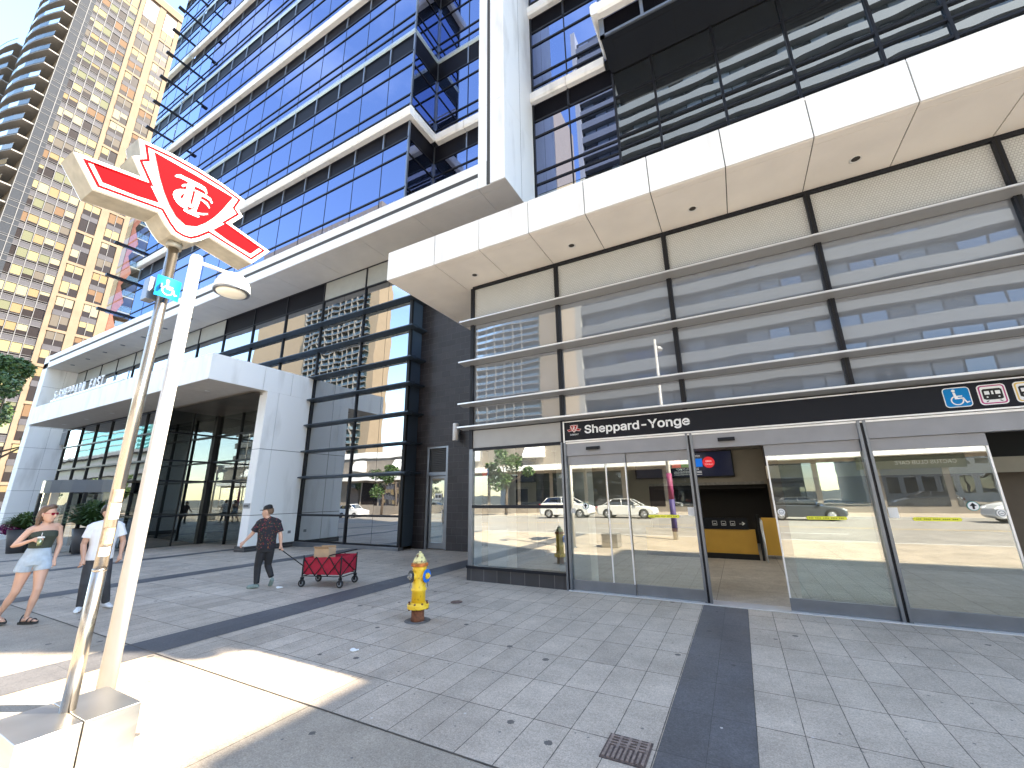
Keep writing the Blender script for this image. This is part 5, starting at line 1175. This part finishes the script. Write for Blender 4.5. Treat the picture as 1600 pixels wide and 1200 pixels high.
# ---- man with the wagon (seen from behind)
m2=person('man in a black cap and dark floral shirt walking left and pulling a red wagon',-8.78,5.62)
bm=nb(); P2=head(bm,(-.10,.0,1.475),(-.85,.50,-.03))
loft(bm,[((-.085,0,1.385),.055,.058),((-.07,0,1.31),.06,.062),((-.06,0,1.28),.10,.07)])
sl2=(-.215,.02,1.255); sr2=(.115,-.02,1.255)
loft(bm,[((-.245,.02,1.235),.04,.04),((-.2,.02,1.265),.052,.052),((-.05,0,1.30),.07,.06),((.10,-.02,1.265),.052,.052),((.145,-.02,1.235),.04,.04)])
loft(bm,[((-.05,0,1.29),.15,.08),((-.05,0,1.15),.16,.11),((-.045,0,.98),.14,.105),((-.04,0,.80),.15,.11)],18)
e3=(-.315,.06,1.055); h3=(-.435,.10,.905)
loft(bm,[(sl2,.052,.052),(V3(sl2,e3,.5),.045,.045),(e3,.038,.038),(V3(e3,h3,.35),.039,.037),(V3(e3,h3,.9),.026,.024),(h3,.025,.02)]); hand(bm,h3,(-.62,.1,-.7),1,(.3,1,0),.45)
e4=(.195,-.05,1.01); h4=(.225,-.06,.80)
loft(bm,[(sr2,.052,.052),(V3(sr2,e4,.5),.045,.045),(e4,.038,.038),(V3(e4,h4,.35),.039,.037),(V3(e4,h4,.9),.026,.024),(h4,.025,.02)]); hand(bm,h4,(.1,-.05,-1),1,(-.2,1,0),.75)
bd=fuse('body',bm,skinA,m2,.008,5); eyes(P2,bd)
flo=bpy.data.materials.new('dark_floral_cotton'); flo.use_nodes=True; n_=flo.node_tree; b_=n_.nodes['Principled BSDF']; b_.inputs['Roughness'].default_value=.85
t_=n_.nodes.new('ShaderNodeTexCoord'); v_=n_.nodes.new('ShaderNodeTexVoronoi'); v_.inputs['Scale'].default_value=32; r_=n_.nodes.new('ShaderNodeValToRGB'); r_.color_ramp.interpolation='CONSTANT'
r_.color_ramp.elements[0].position=0; r_.color_ramp.elements[0].color=(1,1,1,1); r_.color_ramp.elements[1].position=.30; r_.color_ramp.elements[1].color=(0,0,0,1)
x_=n_.nodes.new('ShaderNodeMixRGB'); hs=n_.nodes.new('ShaderNodeMixRGB'); hs.blend_type='MULTIPLY'; hs.inputs[0].default_value=1; hs.inputs[2].default_value=(.42,.13,.08,1)
n_.links.new(t_.outputs['Object'],v_.inputs['Vector']); n_.links.new(v_.outputs['Distance'],r_.inputs[0]); n_.links.new(v_.outputs['Color'],hs.inputs[1]); n_.links.new(r_.outputs[0],x_.inputs[0]); x_.inputs[1].default_value=(.012,.012,.018,1); n_.links.new(hs.outputs[0],x_.inputs[2]); n_.links.new(x_.outputs[0],b_.inputs['Base Color'])
bm=nb(); loft(bm,[((-.065,0,1.34),.075,.07),((-.055,0,1.30),.15,.085),((-.05,0,1.20),.182,.115),((-.05,0,1.08),.180,.125),((-.045,0,.92),.172,.125),((-.04,0,.78),.182,.130),((-.04,0,.745),.184,.132)],22)
loft(bm,[((-.262,.02,1.235),.05,.05),((-.2,.02,1.272),.066,.066),((-.05,0,1.31),.085,.072),((.10,-.02,1.272),.066,.066),((.162,-.02,1.235),.05,.05)])
for a_,bb in ((sl2,e3),(sr2,e4)): loft(bm,[(V3(a_,bb,-.12),.066,.066),(V3(a_,bb,.2),.066,.066),(V3(a_,bb,.80),.074,.074)])
fuse('floral_shirt',bm,flo,m2,.009,4)
bm=nb(); loft(bm,[((-.04,0,.86),.15,.115),((-.04,0,.76),.165,.12),((-.04,0,.68),.15,.115)],20)
trouser(bm,(-.115,0,.72),(-.145,.03,.40),(-.125,-.03,.09),.92); trouser(bm,(.035,0,.72),(.035,.06,.41),(.125,-.05,.20),.92); fuse('trousers',bm,blackc,m2,.009,4)
shoe((-.13,-.02,0),(-.27,.06,0),m2,shoeg)
bm=nb(); loft(bm,[((.145,-.08,.17),.03,.04),((.14,-.06,.14),.04,.045),((.135,-.02,.09),.043,.04),((.125,.02,.04),.042,.03),((.115,.05,.015),.035,.015)]); fuse('shoe',bm,shoeg,m2,.008,2)
bm=nb(); loft(bm,[(P2(0,0,.142),.03,.03),(P2(0,-.004,.132),.068,.076),(P2(0,-.006,.10),.086,.098),(P2(0,-.006,.06),.092,.106),(P2(0,-.008,.045),.092,.106)],18)
cp=fuse('cap',bm,blackp,m2,.007,3)
bm=nb(); gA=[]
for a_ in range(-70,71,14):
    ra=R(a_); gA.append((P2(.088*math.sin(ra),.098*math.cos(ra)-.008,.050-.006*(1-math.cos(ra))),P2(.090*math.sin(ra),.098*math.cos(ra)-.008+.072*math.cos(ra)**.7,.040-.018*(1-math.cos(ra)))))
for (a0,b0),(a1,b1) in zip(gA,gA[1:]): quad(bm,[a0,a1,b1,b0])
bmesh.ops.remove_doubles(bm,verts=bm.verts,dist=1e-4); bmesh.ops.solidify(bm,geom=bm.faces[:],thickness=.004)
obj('cap_brim',bm,blackp,m2,keep=True)
bm=nb(); loft(bm,[(P2(0,-.035,.05),.084,.075),(P2(0,-.05,-.01),.078,.058),(P2(0,-.055,-.05),.06,.04)],14); fuse('hair',bm,hairb,m2,.008,3)
# ------------------------------------------------------------------ folding wagon
wa=math.atan2(.24,.78)
wg=thing('folding_wagon','dark red fabric folding wagon with black frame pulled by the man in the cap','wagon',(-7.78,6.38,0),None,wa)
redf=mat('dark_red_canvas',(.36,.012,.035),.85,var=.15,scale=10,bump=.4,bscale=30)
L_,W_=.43,.27
bm=nb(); t=.012
prism(bm,[(-L_+.02,.24),(L_-.02,.24),(L_,.58),(-L_,.55)],'Y',-W_,-W_+t); prism(bm,[(-L_+.02,.24),(L_-.02,.24),(L_,.58),(-L_,.55)],'Y',W_-t,W_)
box(bm,-L_,-L_+t,-W_+t,W_-t,.25,.55); box(bm,L_-t,L_,-W_+t,W_-t,.25,.58); box(bm,-L_+t,L_-t,-W_+t,W_-t,.235,.25)
obj('bed',bm,redf,wg,keep=True)
bm=nb()
for y in (-W_-.012,W_+.012):
    for a,b in (((-L_,.22),(-L_/3,.57)),((-L_/3,.57),(L_/3,.22)),((L_/3,.22),(L_,.58)),((-L_,.55),(-L_/3,.22)),((-L_/3,.22),(L_/3,.58)),((L_/3,.58),(L_,.22)),((-L_,.21),(L_,.21))):
        tube(bm,(a[0],y,a[1]),(b[0],y,b[1]),.009,seg=8)
    for x in (-L_,L_): tube(bm,(x,y,.15),(x,y,.60),.013,seg=8)
for x in (-L_-.01,L_+.01):
    tube(bm,(x,-W_,.22),(x,W_,.56),.009,seg=8); tube(bm,(x,-W_,.56),(x,W_,.22),.009,seg=8); tube(bm,(x,-W_,.20),(x,W_,.20),.01,seg=8)
tube(bm,(L_/3,-W_,.60),(L_,W_,.66),.012,seg=8)
obj('frame',bm,blackp,wg,keep=True)
for x,y in ((-L_,-W_),(-L_,W_),(L_,-W_),(L_,W_)):
    bm=nb(); lathe(bm,[(.045,-.018),(.066,-.022),(.072,-.012),(.072,.012),(.066,.022),(.045,.018)],(x,y-.0,.072),22,0,'Y'); wh=obj('wheel',bm,rubber,wg,keep=True)
    bm=nb(); lathe(bm,[(.043,-.0235),(.043,.0235)],(x,y,.072),18,0,'Y'); lathe(bm,[(.014,-.026),(.014,.026)],(x,y,.072),12,1,'Y'); obj('rim',bm,[midm,blackp],wh,keep=True)
    bm=nb(); box(bm,x-.02,x+.02,y-.030,y-.024,.06,.17); box(bm,x-.02,x+.02,y+.024,y+.030,.06,.17); box(bm,x-.025,x+.025,y-.03,y+.03,.165,.185); obj('fork',bm,blackp,wh,keep=True)
iw=wg.matrix_world.inverted(); hp=iw@(m2.matrix_world@Vector((.235,-.065,.715)))
bm=nb(); tube(bm,(-L_,0,.24),hp,.010,seg=8); d_=(hp-Vector((-L_,0,.24))).normalized(); tube(bm,hp-Vector((0,.05,0)),hp+Vector((0,.05,0)),.012,seg=8); tube(bm,Vector((-L_,0,.24))+d_*.12,Vector((-L_,0,.24))+d_*.2,.016,seg=8); obj('handle',bm,blackp,wg,keep=True)
cb=thing('cardboard_box','brown cardboard box standing in the red wagon','box',(-7.95,6.35,.25),None,wa)
card=mat('cardboard',(.50,.35,.22),.85,var=.08,scale=6)
bm=nb(); box(bm,-.16,.18,-.13,.12,.0,.46); obj('carton',bm,card,cb,keep=True)
bm=nb(); prism(bm,[(-.13,.46),(-.17,.50),(-.168,.505),(-.127,.466)],'X',-.16,.18); prism(bm,[(.12,.46),(.10,.50),(.104,.502),(.124,.462)],'X',-.16,.18); obj('flap',bm,card,cb,keep=True)
# ------------------------------------------------------------------ planters, flowers, standing panel at the portico
def planter(label,x,y,h,r,kind):
    z=zg(x); t=thing('planter',label,'planter',(x,y,z),'tall planters by the lobby doors')
    bm=nb(); lathe(bm,[(r*.7,z),(r,z+h),(r*.92,z+h),(r*.9,z+h-.05)],(x,y,0),24); obj('pot',bm,mat('dark_planter',(.05,.05,.055),.5) if 'dark_planter' not in bpy.data.materials else bpy.data.materials['dark_planter'],t)
    bm=nb()
    for _ in range(500 if kind else 420):
        a=random.uniform(0,6.28); e=random.uniform(.35,1.45); l=random.uniform(.7,1.25)*(1.0 if kind else 1.5); p=Vector((x,y,z+h)); d=Vector((math.cos(a)*math.cos(e),math.sin(a)*math.cos(e),math.sin(e)))
        q=p+d*l*.6; q2=q+Vector((d.x,d.y,d.z*.2-.25))*l*.45; s_=Vector((-d.y,d.x,0)).normalized()*.028
        st=p+d*l*.3*random.random()
        quad(bm,[st-s_,st+s_,q+s_*1.3,q-s_*1.3]); quad(bm,[q-s_*1.3,q+s_*1.3,q2+s_*.2,q2-s_*.2])
    obj('foliage',bm,leafB if kind else leafA,t)
    if kind:
        bm=nb(); 
        leaves(bm,(x-.45,y-.3,z+h+.05),(.42,.35,.30),900,.09); obj('flowers',bm,[mat('purple_petals',(.16,.02,.14),.6),mat('magenta_petals',(.30,.03,.16),.6)],t)
planter('planter of spiky green leaves and purple flowers behind the woman in shorts',-27.3,6.5,.95,.5,1)
planter('planter with a tall dark green shrub behind the street lamp',-23.2,7.3,.95,.5,0)
spn=thing('standing_panel','pale blue freestanding notice panel in front of the curved lobby entrance','sign',(-25.6,7.2,zg(-25.6)))
bm=nb(); box(bm,-25.85,-25.3,7.17,7.22,zg(-25.6),.86); obj('panel',bm,mat('pale_blue_panel',(.50,.60,.68),.5),spn); bxo('foot',midm,spn,-25.95,-25.2,7.0,7.4,zg(-25.6)-.02,zg(-25.6)+.03)
# ------------------------------------------------------------------ grate, covers and litter
gr=thing('drain_grate','small rusty square grate let into the paving at the edge of the dark band','grate',(-.94,3.42,.006))
bm=nb(); box(bm,-1.10,-.79,3.26,3.58,.002,.006); obj('frame',bm,mat('grate_frame',(.12,.09,.08),.7,.3,var=.4,scale=30),gr)
bm=nb()
for i in range(9):
    box(bm,-1.085+i*.033,-1.068+i*.033,3.275,3.41 if i%2 else 3.565,.0061,.013)
for i in range(4): box(bm,-1.08,-.81,3.43+i*.035,3.445+i*.035,.0062,.0125)
obj('bars',bm,mat('grate_bars',(.28,.22,.19),.6,.4,var=.4,scale=40),gr)
vc=thing('valve_cover','small round iron valve cover set in the paving right of the hydrant','cover',(-4.49,6.32,.004))
bm=nb(); lathe(bm,[(.10,.003),(.10,.008),(.085,.008),(.083,.006),(.001,.007)],(-4.49,6.32,0),24); obj('lid',bm,mat('iron_lid',(.16,.11,.09),.7,.3,var=.3,scale=30),vc)
for i,(x,y,s,lb) in enumerate(((-8.45,5.75,.07,'crumpled white paper scrap by the heel of the man with the wagon'),(-4.25,3.94,.045,'small white litter scrap on the slabs between the hydrant and the sunlit patch'))):
    bm=nb(); bmesh.ops.create_icosphere(bm,subdivisions=2,radius=s)
    for v in bm.verts: v.co=Vector((v.co.x*(1+.5*random.random()),v.co.y*.6*(1+.6*random.random()),v.co.z*.22+.012)); v.co+=Vector((x,y,0))+Vector((random.uniform(-.01,.01),)*3)*.6
    tag(obj('paper_scrap',bm,stickw),lb,'litter')
# ------------------------------------------------------------------ parked cars across the road
tyre=rubber; carglass=mirror_glass('car_glass',(.7,.75,.8),(.01,.012,.014),.3); chrome=mat('chrome_rim',(.55,.55,.56),.25,.9); lampm=mat('headlamp',(.75,.76,.78),.15); tail=mat('tail_lamp',(.4,.02,.02),.2)
def car(label,x,y,col,suv,face,nm='parked_car',g='cars parked across the road'):
    t=thing(nm,label,'car',(x,y,zg(x)-.15),g,0 if face>0 else math.pi)
    paint=mat('car_paint',col,.25,.1); h=.22 if suv else 0
    bm=nb()
    side=[(-2.25,.35),(-2.3,.75+h*.5),(-2.15,.95+h),(-1.5,1.0+h),(-.2,.98+h),(1.0,.95+h),(1.9,.82+h*.7),(2.2,.68+h*.5),(2.28,.40),(2.1,.24),(-2.1,.24)]
    n=len(side); secs=[(-.90,.94,.0),(-.82,1,0),(.82,1,0),(.90,.94,0)]
    rings=[[bm.verts.new((a*k,w_,b)) for a,b in side] for w_,k,_ in secs]
    for A_,B_ in zip(rings,rings[1:]):
        for i in range(n): bm.faces.new((A_[i],A_[(i+1)%n],B_[(i+1)%n],B_[i]))
    bm.faces.new(rings[0]); bm.faces.new(list(reversed(rings[-1])))
    body=obj('body',bm,paint,t,.05,keep=True)
    roof=[(-2.0 if suv else -1.75,.97+h),(-1.55 if suv else -1.0,1.38+h),(-.9,1.46+h),(.1,1.46+h),(.35,1.40+h),(1.15,.95+h)]
    bm=nb(); A_=[bm.verts.new((a,-.80+(b-.95-h)*.28,b)) for a,b in roof]; B_=[bm.verts.new((a,.80-(b-.95-h)*.28,b)) for a,b in roof]
    bm.faces.new(A_); bm.faces.new(list(reversed(B_)))
    for i in range(len(roof)):
        f=bm.faces.new((A_[i],B_[i],B_[(i+1)%len(roof)],A_[(i+1)%len(roof)])); 
    obj('cabin_glass',bm,carglass,t,keep=True)
    bm=nb(); prism(bm,[(-1.60 if suv else -1.05,1.385+h),(-.9,1.475+h),(.1,1.475+h),(.36,1.41+h),(.1,1.445+h),(-.9,1.445+h)],'Y',-.67,.67)
    for s_ in (-1,1):
        for (a,b),(c,d) in (((1.17,.95+h),(.34,1.42+h)),((-.25,.98+h),(-.3,1.45+h)),((-1.78 if not suv else -2.02,.98+h),(-1.02 if not suv else -1.57,1.40+h))):
            tube(bm,(a,s_*(.80),b),(c,s_*(.80-(d-.95-h)*.28),d),.03,seg=6)
        box(bm,.72,.90,s_*.86-.06,s_*.86+.08*s_+.06,1.0+h,1.12+h)
    obj('roof',bm,paint,t,keep=True)
    for wx in (-1.38,1.40):
        for s_ in (-1,1):
            bm=nb(); lathe(bm,[(.20,-.11),(.31,-.11),(.335,-.08),(.335,.08),(.31,.11),(.20,.11)],(wx,s_*.82,.335),26,0,'Y'); wh=obj('wheel',bm,tyre,t,keep=True)
            bm=nb(); lathe(bm,[(.06,.112*s_),(.10,.118*s_)],(wx,s_*.82,.335),18,0,'Y')
            for q in range(5):
                a=R(72*q); c=Vector((wx,s_*.935,.335)); tube(bm,c,c+Vector((math.cos(a)*.21,0,math.sin(a)*.21)),.032,.022,6)
            lathe(bm,[(.20,.09*s_),(.225,.114*s_)],(wx,s_*.82,.335),22,0,'Y'); obj('rim',bm,chrome,wh,keep=True)
            bm=nb(); A_=circle(wx,.335,.39,16,0,180); prism(bm,A_+[(wx-.39,.2),(wx+.39,.2)],'Y',s_*.885,s_*.902); obj('wheel_arch',bm,blackp,t,keep=True)
    for s_ in (-1,1):
        bm=nb(); prism(bm,[(2.0,.70+h*.5),(2.2,.62+h*.5),(2.24,.70+h*.5),(2.05,.80+h*.6)],'Y',s_*.55,s_*.86); obj('headlight',bm,lampm,t,keep=True)
        bm=nb(); box(bm,-2.3,-2.2,min(s_*.55,s_*.84),max(s_*.55,s_*.84),.75+h*.6,.9+h); obj('tail_light',bm,tail,t,keep=True)
    return t
car('white sedan parked across the road, reflected in the closed sliding door',-8.1,-18.6,(.72,.72,.70),0,1)
car('white hatchback parked close behind the white sedan across the road',-13.2,-18.6,(.70,.70,.69),1,1)
car('dark grey sedan parked across the road, reflected in the middle sliding door',3.6,-18.6,(.06,.065,.075),0,1)
car('white sport utility car parked across the road beyond the dark grey sedan',14.6,-18.6,(.72,.73,.74),1,-1)
car('white sport utility car parked far along the road, reflected in the tall glass wall',-46.5,-18.6,(.74,.74,.74),1,1)
# banner pole across the road
bp=thing('banner_pole','pale lamp pole with a pink and purple wrap, reflected in the door glass','lamp pole',(-2.4,-1.7,0))
bm=nb(); tube(bm,(-2.4,-1.7,0),(-2.4,-1.7,8.2),.09,.055,20); obj('pole',bm,lampw,bp)
bm=nb(); tube(bm,(-2.4,-1.7,.3),(-2.4,-1.7,1.5),.105,seg=20); obj('purple_wrap',bm,mat('purple_wrap',(.05,.035,.14),.6),bp)
bm=nb(); tube(bm,(-2.4,-1.7,1.5),(-2.4,-1.7,2.5),.103,seg=20); obj('pink_wrap',bm,mat('pink_wrap',(.22,.03,.10),.6),bp)
bm=nb(); tube(bm,(-2.4,-1.7,7.9),(-2.4,-2.5,8.1),.03,seg=10); lathe(bm,[(.2,7.95),(.2,8.0),(.12,8.12),(.001,8.16)],(-2.4,-2.6,0),20); obj('lamp_head',bm,lampw,bp)
# ------------------------------------------------------------------ every part knows its own thing
